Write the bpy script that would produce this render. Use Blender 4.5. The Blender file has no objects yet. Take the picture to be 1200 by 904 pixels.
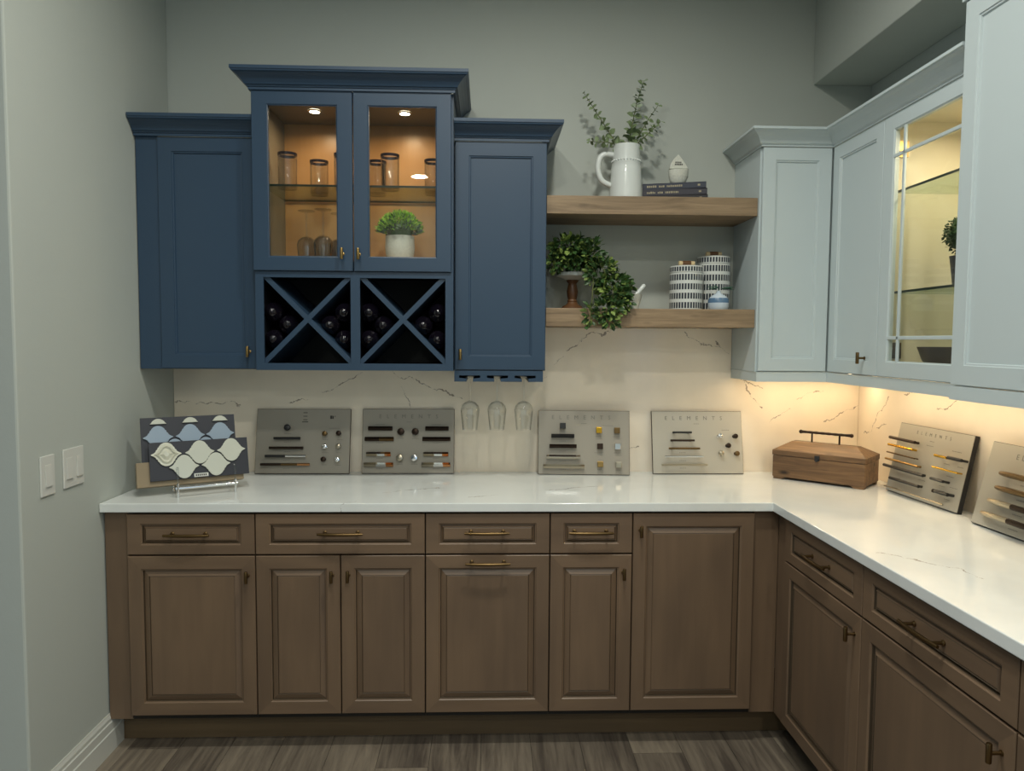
import bpy, math, random
from mathutils import Matrix, Vector, Euler
random.seed(7)
S = bpy.context.scene
COL = S.collection
PI = math.pi
R = math.radians

# ---------------------------------------------------------------- camera
cd = bpy.data.cameras.new('camera'); cam = bpy.data.objects.new('camera', cd); COL.objects.link(cam)
cd.sensor_width = 36; cd.lens = 855.75 / 1200 * 36; cd.clip_start = .05
YAW, PITCH, ROLL = .0344, .0613, .0064
fwd = Vector((math.sin(YAW) * math.cos(PITCH), math.cos(YAW) * math.cos(PITCH), -math.sin(PITCH)))
rt = Vector((math.cos(YAW), -math.sin(YAW), 0)); up = rt.cross(fwd)
r2 = rt * math.cos(ROLL) + up * math.sin(ROLL); u2 = -rt * math.sin(ROLL) + up * math.cos(ROLL)
m3 = Matrix((r2, u2, -fwd)).transposed()
cam.matrix_world = Matrix.Translation((1.3641, -3.2323, 1.4962)) @ m3.to_4x4()
S.camera = cam

# ---------------------------------------------------------------- world, lights, exposure
W = bpy.data.worlds.new('world'); S.world = W; W.use_nodes = True
W.node_tree.nodes['Background'].inputs[0].default_value = (.64, .88, 1.12, 1)
W.node_tree.nodes['Background'].inputs[1].default_value = 1.0
S.view_settings.view_transform = 'Standard'; S.view_settings.look = 'None'
S.view_settings.gamma = 1; S.view_settings.exposure = 0.0
CEIL = 3.3
def area(name, loc, size, power, color, rot=(0, 0, 0), shape='DISK', size_y=None, spread=180):
    l = bpy.data.lights.new(name, 'AREA'); l.energy = power; l.color = color; l.shape = shape; l.size = size
    if size_y: l.size_y = size_y
    l.spread = R(spread)
    o = bpy.data.objects.new(name, l); o.location = loc; o.rotation_euler = rot; COL.objects.link(o)
    return o
WHITE_LIGHT = (1, .99, .89)
# recessed ceiling downlights of the showroom
for (lx, ly, lp) in ((.8, -1.5, 11), (1.7, -1.5, 20), (.615, -5.7, 34), (2.2, -4.6, 34), (1.35, -2.7, 20)):
    area('ceiling_downlight', (lx, ly, CEIL - .012), .17, lp, WHITE_LIGHT, spread=176 if ly < -5 else 160)
WARM = (1, .74, .44)
area('under_cabinet_light_corner', (2.745, -.15, 1.353), .50, 1.15, WARM, shape='RECTANGLE', size_y=.02)
area('under_cabinet_light_side', (2.92, -.78, 1.353), .02, 1.25, WARM, shape='RECTANGLE', size_y=.85)
area('under_cabinet_light_deep', (2.92, -1.62, 1.353), .02, 1.0, WARM, shape='RECTANGLE', size_y=.75)

# ---------------------------------------------------------------- materials
def hexc(s):
    c = [int(s[i:i + 2], 16) / 255 for i in (0, 2, 4)]
    return tuple(x / 12.92 if x <= .04045 else ((x + .055) / 1.055) ** 2.4 for x in c)
def newmat(name):
    m = bpy.data.materials.new(name); m.use_nodes = True
    nt = m.node_tree; return m, nt, nt.nodes['Principled BSDF']
def lk(nt, a, b): nt.links.new(a, b)
def node(nt, t, **k):
    n = nt.nodes.new(t)
    for a, v in k.items(): setattr(n, a, v)
    return n
def plain(name, col, rough=.5, metal=0, bump=0, bscale=200, spec=.5, var=0, coat=0):
    m, nt, b = newmat(name)
    b.inputs['Base Color'].default_value = (*col, 1); b.inputs['Roughness'].default_value = rough
    b.inputs['Metallic'].default_value = metal; b.inputs['Specular IOR Level'].default_value = spec
    if coat: b.inputs['Coat Weight'].default_value = coat; b.inputs['Coat Roughness'].default_value = .05
    if bump or var:
        tc = node(nt, 'ShaderNodeTexCoord'); nz = node(nt, 'ShaderNodeTexNoise')
        nz.inputs['Scale'].default_value = bscale; nz.inputs['Detail'].default_value = 3
        lk(nt, tc.outputs['Object'], nz.inputs['Vector'])
        if bump:
            bp = node(nt, 'ShaderNodeBump'); bp.inputs['Strength'].default_value = bump; bp.inputs['Distance'].default_value = .002
            lk(nt, nz.outputs['Fac'], bp.inputs['Height']); lk(nt, bp.outputs['Normal'], b.inputs['Normal'])
        if var:
            rp = node(nt, 'ShaderNodeValToRGB')
            rp.color_ramp.elements[0].color = (*[c * (1 - var) for c in col], 1); rp.color_ramp.elements[1].color = (*[min(1, c * (1 + var)) for c in col], 1)
            rp.color_ramp.elements[0].position = .3; rp.color_ramp.elements[1].position = .7
            lk(nt, nz.outputs['Fac'], rp.inputs['Fac']); lk(nt, rp.outputs['Color'], b.inputs['Base Color'])
    return m
def wood(name, c_dark, c_light, along='Z', rough=.45, scale=1.0, bump=.08, blotch=.5, knots=0, randval=0):
    """grain stretched along one object axis, with broad blotches; object random offset"""
    m, nt, b = newmat(name); b.inputs['Roughness'].default_value = rough
    tc = node(nt, 'ShaderNodeTexCoord'); oi = node(nt, 'ShaderNodeObjectInfo')
    sc = node(nt, 'ShaderNodeVectorMath', operation='SCALE'); sc.inputs[0].default_value = (37, 51, 23)
    lk(nt, oi.outputs['Random'], sc.inputs['Scale'])
    ad = node(nt, 'ShaderNodeVectorMath', operation='ADD'); lk(nt, tc.outputs['Object'], ad.inputs[0]); lk(nt, sc.outputs[0], ad.inputs[1])
    st = {'X': (1.5, 22, 22), 'Y': (22, 1.5, 22), 'Z': (22, 22, 1.5)}[along]
    mp = node(nt, 'ShaderNodeMapping'); mp.inputs['Scale'].default_value = [s * scale for s in st]; lk(nt, ad.outputs[0], mp.inputs['Vector'])
    n1 = node(nt, 'ShaderNodeTexNoise'); n1.inputs['Scale'].default_value = 1.4; n1.inputs['Detail'].default_value = 6; n1.inputs['Roughness'].default_value = .62; n1.inputs['Distortion'].default_value = .6
    lk(nt, mp.outputs[0], n1.inputs['Vector'])
    mp2 = node(nt, 'ShaderNodeMapping'); mp2.inputs['Scale'].default_value = [s * .18 + 1.2 for s in st]; lk(nt, ad.outputs[0], mp2.inputs['Vector'])
    n2 = node(nt, 'ShaderNodeTexNoise'); n2.inputs['Scale'].default_value = 1.1; n2.inputs['Detail'].default_value = 3; lk(nt, mp2.outputs[0], n2.inputs['Vector'])
    mx = node(nt, 'ShaderNodeMix'); mx.inputs['Factor'].default_value = blotch
    lk(nt, n1.outputs['Fac'], mx.inputs['A']); lk(nt, n2.outputs['Fac'], mx.inputs['B'])
    fac = mx.outputs['Result']
    if randval:
        mm = node(nt, 'ShaderNodeMath', operation='MULTIPLY_ADD'); lk(nt, oi.outputs['Random'], mm.inputs[0]); mm.inputs[1].default_value = randval; mm.inputs[2].default_value = -randval / 2
        m2 = node(nt, 'ShaderNodeMath', operation='ADD'); lk(nt, fac, m2.inputs[0]); lk(nt, mm.outputs[0], m2.inputs[1]); fac = m2.outputs[0]
    rp = node(nt, 'ShaderNodeValToRGB'); e = rp.color_ramp.elements
    e[0].position = .33; e[0].color = (*c_dark, 1); e[1].position = .66; e[1].color = (*c_light, 1)
    lk(nt, fac, rp.inputs['Fac']); out = rp.outputs['Color']
    if knots:
        mk = node(nt, 'ShaderNodeMapping'); mk.inputs['Scale'].default_value = {'X': (5, 14, 14), 'Z': (14, 14, 5), 'Y': (14, 5, 14)}[along]; lk(nt, ad.outputs[0], mk.inputs['Vector'])
        vo = node(nt, 'ShaderNodeTexVoronoi'); vo.inputs['Scale'].default_value = 1; lk(nt, mk.outputs[0], vo.inputs['Vector'])
        kr = node(nt, 'ShaderNodeValToRGB'); kr.color_ramp.elements[0].position = .05; kr.color_ramp.elements[0].color = (knots, knots, knots, 1); kr.color_ramp.elements[1].position = .16; kr.color_ramp.elements[1].color = (0, 0, 0, 1)
        lk(nt, vo.outputs['Distance'], kr.inputs['Fac'])
        km = node(nt, 'ShaderNodeMix', data_type='RGBA'); lk(nt, kr.outputs['Color'], km.inputs['Factor']); lk(nt, out, km.inputs['A']); km.inputs['B'].default_value = (*[c * .35 for c in c_dark], 1)
        out = km.outputs['Result']
    lk(nt, out, b.inputs['Base Color'])
    bp = node(nt, 'ShaderNodeBump'); bp.inputs['Strength'].default_value = bump; bp.inputs['Distance'].default_value = .002
    lk(nt, n1.outputs['Fac'], bp.inputs['Height']); lk(nt, bp.outputs['Normal'], b.inputs['Normal'])
    return m
def glass(name, tint=(.97, .98, .97), edge=(.62, .66, .64), refl=1.0, rough=0):
    """thin sheet glass: see-through with a Fresnel sheen, denser towards grazing"""
    m = bpy.data.materials.new(name); m.use_nodes = True; nt = m.node_tree; nt.nodes.clear()
    out = node(nt, 'ShaderNodeOutputMaterial'); mix = node(nt, 'ShaderNodeMixShader')
    tr = node(nt, 'ShaderNodeBsdfTransparent'); gl = node(nt, 'ShaderNodeBsdfGlossy'); gl.inputs['Roughness'].default_value = rough
    lw = node(nt, 'ShaderNodeLayerWeight'); lw.inputs['Blend'].default_value = .5
    p = node(nt, 'ShaderNodeMath', operation='POWER'); lk(nt, lw.outputs['Facing'], p.inputs[0]); p.inputs[1].default_value = 4
    f = node(nt, 'ShaderNodeMath', operation='MULTIPLY_ADD'); lk(nt, p.outputs[0], f.inputs[0]); f.inputs[1].default_value = .85 * refl; f.inputs[2].default_value = .05 * refl
    cm = node(nt, 'ShaderNodeMix', data_type='RGBA'); lk(nt, p.outputs[0], cm.inputs['Factor']); cm.inputs['A'].default_value = (*tint, 1); cm.inputs['B'].default_value = (*edge, 1)
    lk(nt, cm.outputs['Result'], tr.inputs['Color'])
    lk(nt, f.outputs[0], mix.inputs['Fac']); lk(nt, tr.outputs[0], mix.inputs[1]); lk(nt, gl.outputs[0], mix.inputs[2]); lk(nt, mix.outputs[0], out.inputs['Surface'])
    return m
def emit(name, col, s):
    m = bpy.data.materials.new(name); m.use_nodes = True; nt = m.node_tree; nt.nodes.clear()
    o = node(nt, 'ShaderNodeOutputMaterial'); e = node(nt, 'ShaderNodeEmission'); e.inputs[0].default_value = (*col, 1); e.inputs[1].default_value = s
    lk(nt, e.outputs[0], o.inputs[0]); return m
def quartz(name, veins, plane, base, rough=.12, seed=0.):
    """white engineered stone; each vein is a wandering brown line along a polyline in a plane ('XZ','YZ','XY')"""
    m, nt, b = newmat(name); b.inputs['Roughness'].default_value = rough
    tc = node(nt, 'ShaderNodeTexCoord')
    nz = node(nt, 'ShaderNodeTexNoise'); nz.inputs['Scale'].default_value = 11; nz.inputs['Detail'].default_value = 6; nz.inputs['Roughness'].default_value = .62
    lk(nt, tc.outputs['Object'], nz.inputs['Vector'])
    sb = node(nt, 'ShaderNodeVectorMath', operation='SUBTRACT'); lk(nt, nz.outputs['Color'], sb.inputs[0]); sb.inputs[1].default_value = (.5, .5, .5)
    sc = node(nt, 'ShaderNodeVectorMath', operation='SCALE'); lk(nt, sb.outputs[0], sc.inputs[0]); sc.inputs['Scale'].default_value = .085
    ad = node(nt, 'ShaderNodeVectorMath', operation='ADD'); lk(nt, tc.outputs['Object'], ad.inputs[0]); lk(nt, sc.outputs[0], ad.inputs[1])
    msk = node(nt, 'ShaderNodeVectorMath', operation='MULTIPLY'); lk(nt, ad.outputs[0], msk.inputs[0])
    msk.inputs[1].default_value = {'XZ': (1, 0, 1), 'YZ': (0, 1, 1), 'XY': (1, 1, 0)}[plane]
    P = msk.outputs[0]; best = None
    def v3(q): return {'XZ': (q[0], 0, q[1]), 'YZ': (0, q[0], q[1]), 'XY': (q[0], q[1], 0)}[plane]
    for pl in veins:
        for a, c in zip(pl, pl[1:]):
            a, c = Vector(v3(a)), Vector(v3(c)); ba = c - a
            pa = node(nt, 'ShaderNodeVectorMath', operation='SUBTRACT'); lk(nt, P, pa.inputs[0]); pa.inputs[1].default_value = a
            d = node(nt, 'ShaderNodeVectorMath', operation='DOT_PRODUCT'); lk(nt, pa.outputs[0], d.inputs[0]); d.inputs[1].default_value = ba
            h = node(nt, 'ShaderNodeMath', operation='MULTIPLY', use_clamp=True); lk(nt, d.outputs['Value'], h.inputs[0]); h.inputs[1].default_value = 1 / max(1e-9, ba.length_squared)
            s = node(nt, 'ShaderNodeVectorMath', operation='SCALE'); s.inputs[0].default_value = ba; lk(nt, h.outputs[0], s.inputs['Scale'])
            q = node(nt, 'ShaderNodeVectorMath', operation='DISTANCE'); lk(nt, pa.outputs[0], q.inputs[0]); lk(nt, s.outputs[0], q.inputs[1])
            if best is None: best = q.outputs['Value']
            else:
                mn = node(nt, 'ShaderNodeMath', operation='MINIMUM'); lk(nt, best, mn.inputs[0]); lk(nt, q.outputs['Value'], mn.inputs[1]); best = mn.outputs[0]
    n2 = node(nt, 'ShaderNodeTexNoise'); n2.inputs['Scale'].default_value = 30; n2.inputs['Detail'].default_value = 4; lk(nt, tc.outputs['Object'], n2.inputs['Vector'])
    wd = node(nt, 'ShaderNodeMapRange'); wd.inputs['From Min'].default_value = .42; wd.inputs['From Max'].default_value = .66; wd.inputs['To Min'].default_value = .0005; wd.inputs['To Max'].default_value = .0052
    lk(nt, n2.outputs['Fac'], wd.inputs['Value'])
    dv = node(nt, 'ShaderNodeMath', operation='DIVIDE'); lk(nt, best, dv.inputs[0]); lk(nt, wd.outputs[0], dv.inputs[1])
    rp = node(nt, 'ShaderNodeValToRGB'); rp.color_ramp.elements[0].position = .3; rp.color_ramp.elements[0].color = (.8, .8, .8, 1); rp.color_ramp.elements[1].position = 1; rp.color_ramp.elements[1].color = (0, 0, 0, 1)
    lk(nt, dv.outputs[0], rp.inputs['Fac'])
    n3 = node(nt, 'ShaderNodeTexNoise'); n3.inputs['Scale'].default_value = 5; n3.inputs['Detail'].default_value = 5; lk(nt, tc.outputs['Object'], n3.inputs['Vector'])
    br = node(nt, 'ShaderNodeValToRGB'); br.color_ramp.elements[0].position = .35; br.color_ramp.elements[0].color = (*[c * .93 for c in base], 1); br.color_ramp.elements[1].position = .6; br.color_ramp.elements[1].color = (*base, 1)
    lk(nt, n3.outputs['Fac'], br.inputs['Fac'])
    mx = node(nt, 'ShaderNodeMix', data_type='RGBA'); lk(nt, rp.outputs['Color'], mx.inputs['Factor']); lk(nt, br.outputs['Color'], mx.inputs['A']); mx.inputs['B'].default_value = (.16, .115, .085, 1)
    lk(nt, mx.outputs['Result'], b.inputs['Base Color'])
    return m

M = {}
M['wall'] = plain('painted_wall', hexc('b5bab3'), .7, bump=.12, bscale=160)
M['ceil'] = plain('ceiling_paint', (.6, .6, .57), .9)
M['trim'] = plain('white_trim', hexc('c9cac2'), .35)
M['toe'] = wood('toe_kick_wood', hexc('5a4a35'), hexc('6e5b42'), 'X', .5)
cD, cL = hexc('625040'), hexc('78624d')
M['bw_z'] = wood('taupe_maple_upright', cD, cL, 'Z', .42, .8, .05, .65)
M['bw_x'] = wood('taupe_maple_level', cD, cL, 'X', .42, .8, .05, .65)
M['glaze'] = plain('dark_glaze', hexc('3f3324'), .5)
M['carc'] = plain('gap_shade_carcass', hexc('15100b'), .6)  # near-black carcass colour paints the shade in gaps between doors and drawers
M['blue'] = plain('slate_blue_paint', hexc('2f445a'), .36, bump=.03, bscale=90)
M['white'] = plain('white_cabinet_paint', hexc('bfcacc'), .36)
M['maple'] = wood('maple_interior', hexc('a87f50'), hexc('bd9462'), 'Z', .35, .6, .03, .6)
M['taupe'] = plain('taupe_laminate', hexc('6e685a'), .4)
M['cream'] = plain('cream_interior', hexc('dcd3bb'), .5)
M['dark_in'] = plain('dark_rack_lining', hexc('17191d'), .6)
M['shelf'] = wood('weathered_oak', hexc('6a5741'), hexc('a48c6e'), 'X', .5, 1.3, .15, .3, knots=.5)
M['brass'] = plain('brushed_brass', hexc('a08452'), .32, 1)
M['bronze'] = plain('antique_bronze', hexc('6f5a3c'), .38, 1)
M['dkbronze'] = plain('dark_bronze', hexc('3b3029'), .4, .9)
M['chrome'] = plain('polished_chrome', (.82, .82, .82), .12, 1)
M['nickel'] = plain('satin_nickel', hexc('b4aa96'), .3, 1)
M['black_metal'] = plain('matte_black_metal', (.012, .012, .013), .35)
M['gold'] = plain('polished_gold', hexc('d0a436'), .22, 1)
M['copper'] = plain('warm_copper', hexc('cf9462'), .2, 1)
M['black'] = plain('black_plastic', (.015, .015, .016), .45)
M['board'] = plain('brushed_board', hexc('9c968a'), .42, .1)
M['board_w'] = plain('pale_board', hexc('b5b0a3'), .4, .1)
M['print'] = plain('grey_print', hexc('77746d'), .6)
M['print_d'] = plain('dark_print', hexc('34322f'), .6)
M['plastic'] = plain('white_plastic', hexc('cfcfc8'), .35)
M['ceramic'] = plain('white_ceramic', hexc('d6dbd8'), .22, coat=.3)
M['stoneware'] = plain('white_stoneware', hexc('c9cabf'), .5, bump=.2, bscale=120, var=.08)
M['leaf'] = plain('bright_green_leaf', hexc('7fb02f'), .45, var=.4, bscale=60)
M['leaf_d'] = plain('trailing_leaf', hexc('36522a'), .42, var=.45, bscale=55)
M['leaf_y'] = plain('trailing_leaf_pale', hexc('7b8f4a'), .45, var=.3, bscale=55)
M['leaf_e'] = plain('eucalyptus_leaf', hexc('74855f'), .55, var=.25, bscale=60)
M['leaf_e2'] = plain('pale_eucalyptus_leaf', hexc('93a089'), .55)
M['leaf_k'] = plain('dark_topiary_leaf', hexc('26401c'), .6, var=.4, bscale=80)
M['stem'] = plain('green_stem', hexc('5b6238'), .6)
M['glass'] = glass('pane_glass', refl=.55)
M['glass_w'] = glass('drinking_glass', (.985, .99, .985), (.80, .83, .82), 1.6)
M['gshelf'] = glass('glass_shelf', (.90, .935, .905), (.55, .68, .6), .6)
M['gedge'] = plain('green_glass_edge', hexc('0c2219'), .3)
M['rim'] = plain('dark_glass_rim', hexc('2a2530'), .12, .4)
M['bottle'] = plain('dark_bottle_glass', hexc('0d0a12'), .1, spec=.5)
M['acrylic'] = glass('clear_acrylic', (.93, .94, .94), (.35, .38, .4), 1.2)
M['tilew'] = plain('glazed_white_tile', hexc('c6c8bb'), .18, coat=.2)
M['tileb'] = plain('glazed_blue_grey_tile', hexc('94a4b4'), .2, coat=.2)
M['tilerelief'] = plain('embossed_white_tile', hexc('d0cfbd'), .12, bump=1.0, bscale=70, coat=.5)
M['navy'] = plain('charcoal_board', hexc('24262f'), .5)
M['tan'] = plain('tan_block', hexc('8a7a60'), .6)
M['walnut'] = wood('turned_walnut', hexc('4a2f1a'), hexc('6d4a2c'), 'X', .45)
M['ply'] = plain('pale_wood', hexc('c9b48a'), .5)
M['boxw'] = wood('stained_pine', hexc('443020'), hexc('8c6b49'), 'X', .5, 1.5, .2, .3, knots=.95)
M['book1'] = plain('navy_book_cloth', hexc('2b3140'), .55)
M['book2'] = plain('charcoal_book_cloth', hexc('31303a'), .55)
M['book3'] = plain('black_book_cloth', hexc('26252b'), .55)
M['page'] = plain('page_edges', hexc('c8c0a8'), .8)
M['gilt'] = plain('gilt_lettering', hexc('938a72'), .5, .2)
M['dkpot'] = plain('dark_pot', hexc('35353a'), .45)
M['puck'] = emit('puck_light_lens', (1, .86, .62), 30)
M['led'] = emit('led_lens', (1, .8, .5), 6)
M['ceil_led'] = emit('downlight_lens', (1, .95, .88), 8)
VB = [[(.015, 1.214), (.06, 1.222)], [(.09, 1.214), (.187, 1.213), (.23, 1.218)], [(.245, 1.22), (.281, 1.213)], [(.498, 1.208), (.579, 1.233)], [(.64, 1.262), (.704, 1.289), (.819, 1.348)],
      [(.95, 1.36), (1.031, 1.328), (1.097, 1.299), (1.185, 1.269), (1.259, 1.24)], [(.972, 1.298), (1.002, 1.27), (1.017, 1.225), (1.02, 1.19)],
      [(1.60, 1.335), (1.626, 1.35)], [(1.655, 1.40), (1.702, 1.429)], [(1.715, 1.44), (1.757, 1.485), (1.805, 1.526), (1.87, 1.53), (1.949, 1.55)], [(2.243, 1.545), (2.301, 1.488), (2.4, 1.475), (2.443, 1.447)], [(2.375, 1.50), (2.40, 1.475)],
      [(2.517, 1.308), (2.55, 1.26), (2.589, 1.211)], [(2.50, 1.33), (2.60, 1.28)], [(2.634, 1.133), (2.717, 1.204)], [(2.75, 1.235), (2.80, 1.265), (2.879, 1.289)], [(2.89, 1.147), (2.96, 1.18), (3.032, 1.218)], [(2.0, 1.011), (2.03, 1.022), (2.049, 1.035)]]
M['splash'] = quartz('quartz_backsplash', VB, 'XZ', (.90, .80, .655))
M['splash_r'] = quartz('quartz_side_splash', [[(-.061, 1.095), (-.117, 1.125)], [(-.117, 1.125), (-.207, 1.216), (-.254, 1.274)], [(-.25, 1.15), (-.16, 1.13)], [(-.369, 1.29), (-.43, 1.31)], [(-.6, 1.25), (-.75, 1.3)]], 'YZ', (.90, .80, .655))
VC = [[(2.455, -1.27), (2.504, -1.327), (2.534, -1.373), (2.586, -1.41), (2.60, -1.5)], [(.84, -.66), (.90, -.61)], [(.975, -.469), (1.05, -.42), (1.196, -.373)], [(1.597, -.423), (1.81, -.34)], [(1.3, -.55), (1.42, -.5)], [(2.7, -1.5), (2.85, -1.9)]]
M['counter'] = quartz('quartz_worktop', VC, 'XY', (.76, .785, .765), .1)
M['floor'] = wood('grey_brown_plank', hexc('4c443d'), hexc('857a6b'), 'Y', .42, 1.4, .15, .35, randval=.2)
M['joint'] = plain('floor_joint', hexc('1c1815'), .8)
M['canister'] = None

# ---------------------------------------------------------------- mesh building
def smooth_path(pts, n=5):
    P = [Vector(p) for p in pts]; out = []
    for i in range(len(P) - 1):
        a, b_, c, d = P[max(i - 1, 0)], P[i], P[i + 1], P[min(i + 2, len(P) - 1)]
        for k in range(n):
            t = k / n; out.append(.5 * ((2 * b_) + (c - a) * t + (2 * a - 5 * b_ + 4 * c - d) * t * t + (3 * b_ - a - 3 * c + d) * t ** 3))
    return out + [P[-1]]
class MB:
    def __init__(s): s.v = []; s.f = []; s.m = []; s.x = Matrix.Identity(4)
    def add(s, vs, fs, mi=0):
        o = len(s.v); s.v += [tuple(s.x @ Vector(p)) for p in vs]
        for f in fs: s.f.append([o + i for i in f]); s.m.append(mi)
    def box(s, x0, x1, y0, y1, z0, z1, mi=0):
        s.add([(x0, y0, z0), (x1, y0, z0), (x1, y1, z0), (x0, y1, z0), (x0, y0, z1), (x1, y0, z1), (x1, y1, z1), (x0, y1, z1)],
              [(0, 3, 2, 1), (4, 5, 6, 7), (0, 1, 5, 4), (1, 2, 6, 5), (2, 3, 7, 6), (3, 0, 4, 7)], mi); return s
    def prism(s, pts, axis, a, b, mi=0):
        """closed polygon extruded along an axis; pts are the two other coordinates in order"""
        n = len(pts)
        def p3(q, t): return {'X': (t, q[0], q[1]), 'Y': (q[0], t, q[1]), 'Z': (q[0], q[1], t)}[axis]
        vs = [p3(q, a) for q in pts] + [p3(q, b) for q in pts]
        s.add(vs, [list(range(n))[::-1], list(range(n, 2 * n))] + [(i, (i + 1) % n, n + (i + 1) % n, n + i) for i in range(n)], mi); return s
    def lathe(s, prof, seg=24, c=(0, 0, 0), axis='Z', mi=0, caps=False):
        vs = []; fs = []
        for (r, z) in prof:
            for k in range(seg):
                a = 2 * PI * k / seg; x, y = r * math.cos(a), r * math.sin(a)
                p = {'Z': (x, y, z), 'Y': (x, -z, y), 'X': (z, x, y)}[axis]
                vs.append((p[0] + c[0], p[1] + c[1], p[2] + c[2]))
        n = len(prof)
        for i in range(n - 1):
            for k in range(seg):
                k2 = (k + 1) % seg; fs.append((i * seg + k, i * seg + k2, (i + 1) * seg + k2, (i + 1) * seg + k))
        if caps: fs += [list(range(seg))[::-1], list(range((n - 1) * seg, n * seg))]
        s.add(vs, fs, mi); return s
    def tube(s, pts, r, seg=10, mi=0, flat=1.0):
        pts = [Vector(p) for p in pts]; vs = []; fs = []; n = len(pts)
        rs = r if isinstance(r, (list, tuple)) else [r] * n
        tg = [(b_ - a_).normalized() for a_, b_ in zip(pts, pts[1:])]
        ref = min((Vector((0, 1, 0)), Vector((0, 0, 1)), Vector((1, 0, 0))), key=lambda q: max(abs(q.dot(t)) for t in tg))
        for i, p in enumerate(pts):
            t = (pts[min(i + 1, n - 1)] - pts[max(i - 1, 0)]).normalized()
            a = t.cross(ref).normalized(); b = a.cross(t)
            for k in range(seg):
                w = 2 * PI * k / seg; q = p + (a * math.cos(w) * flat + b * math.sin(w)) * rs[i]; vs.append(tuple(q))
        for i in range(n - 1):
            for k in range(seg):
                k2 = (k + 1) % seg; fs.append((i * seg + k, (i + 1) * seg + k, (i + 1) * seg + k2, i * seg + k2))
        fs += [list(range(seg)), list(range((n - 1) * seg, n * seg))[::-1]]
        s.add(vs, fs, mi); return s
    def rings(s, rings, w, h, cap=False, mv=0, mh=1, mcap=0):
        """concentric rectangles (inset, y) or (insetx, insetz, y) on a w x h front facing -Y"""
        vs = []; fs = []; ms = []
        for r in rings:
            ix, iz, y = r if len(r) == 3 else (r[0], r[0], r[1])
            vs += [(ix, y, iz), (w - ix, y, iz), (w - ix, y, h - iz), (ix, y, h - iz)]
        o = len(s.v); s.v += [tuple(s.x @ Vector(p)) for p in vs]
        for i in range(len(rings) - 1):
            for k in range(4):
                k2 = (k + 1) % 4; a, b = o + i * 4, o + (i + 1) * 4
                s.f.append([a + k, a + k2, b + k2, b + k]); s.m.append(mh if k in (0, 2) else mv)
        if cap:
            a = o + (len(rings) - 1) * 4; s.f.append([a, a + 1, a + 2, a + 3]); s.m.append(mcap)
        return s
    def sweep(s, path, prof, mi=0, closed_prof=True):
        """profile (out, up) swept along an xy path at z; outward is to the right of travel"""
        P = [Vector(p) for p in path]; n = len(P); k = len(prof); vs = []; fs = []
        nm = []
        for a, b in zip(P, P[1:]):
            d = (b - a).normalized(); nm.append(Vector((d.y, -d.x)))
        for i, p in enumerate(P):
            if i == 0: o = nm[0]
            elif i == n - 1: o = nm[-1]
            else: o = (nm[i - 1] + nm[i]) / (1 + nm[i - 1].dot(nm[i]))
            for (q, z) in prof: vs.append((p.x + o.x * q, p.y + o.y * q, z))
        for i in range(n - 1):
            for j in range(k if closed_prof else k - 1):
                j2 = (j + 1) % k; fs.append((i * k + j, i * k + j2, (i + 1) * k + j2, (i + 1) * k + j))
        if closed_prof: fs += [list(range(k))[::-1], list(range((n - 1) * k, n * k))]
        s.add(vs, fs, mi); return s
    def mesh(s, name, mats, smooth=False):
        me = bpy.data.meshes.new(name); me.from_pydata(s.v, [], s.f)
        for m in (mats if isinstance(mats, (list, tuple)) else [mats]): me.materials.append(m)
        me.polygons.foreach_set('material_index', s.m)
        bm_fix(me)
        if smooth: me.polygons.foreach_set('use_smooth', [True] * len(me.polygons)); me.set_sharp_from_angle(angle=R(40))
        me.update(); return me
import bmesh
def bm_fix(me):
    bm = bmesh.new(); bm.from_mesh(me); bmesh.ops.recalc_face_normals(bm, faces=bm.faces); bm.to_mesh(me); bm.free()
def ob(name, mb, mats, parent=None, smooth=False, bevel=0, loc=None, rot=None, kind=None, label=None):
    me = mb.mesh(name, mats, smooth) if isinstance(mb, MB) else mb
    o = bpy.data.objects.new(name, me); COL.objects.link(o)
    if parent: o.parent = parent
    if loc: o.location = loc
    if rot: o.rotation_euler = rot
    if bevel:
        b = o.modifiers.new('bevel', 'BEVEL'); b.width = bevel; b.segments = 2; b.limit_method = 'ANGLE'; b.angle_limit = R(40)
    if kind: o['kind'] = kind
    if label: o['label'] = label
    return o
def tag(o, label, cat, group=None):
    o['label'] = label; o['category'] = cat
    if group: o['group'] = group
    return o
def thing(name, label, cat, loc=(0, 0, 0), rot=(0, 0, 0), group=None):
    o = bpy.data.objects.new(name, None); o.empty_display_size = .05; COL.objects.link(o)
    o.location = loc; o.rotation_euler = rot; return tag(o, label, cat, group)
def dup(root, loc, label, rot=None):
    r = root.copy(); COL.objects.link(r); r.location = loc; r['label'] = label
    if rot: r.rotation_euler = rot
    for ch in root.children:
        c = ch.copy(); COL.objects.link(c); c.parent = r
        for g in ch.children:
            d = g.copy(); COL.objects.link(d); d.parent = c
    return r

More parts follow.
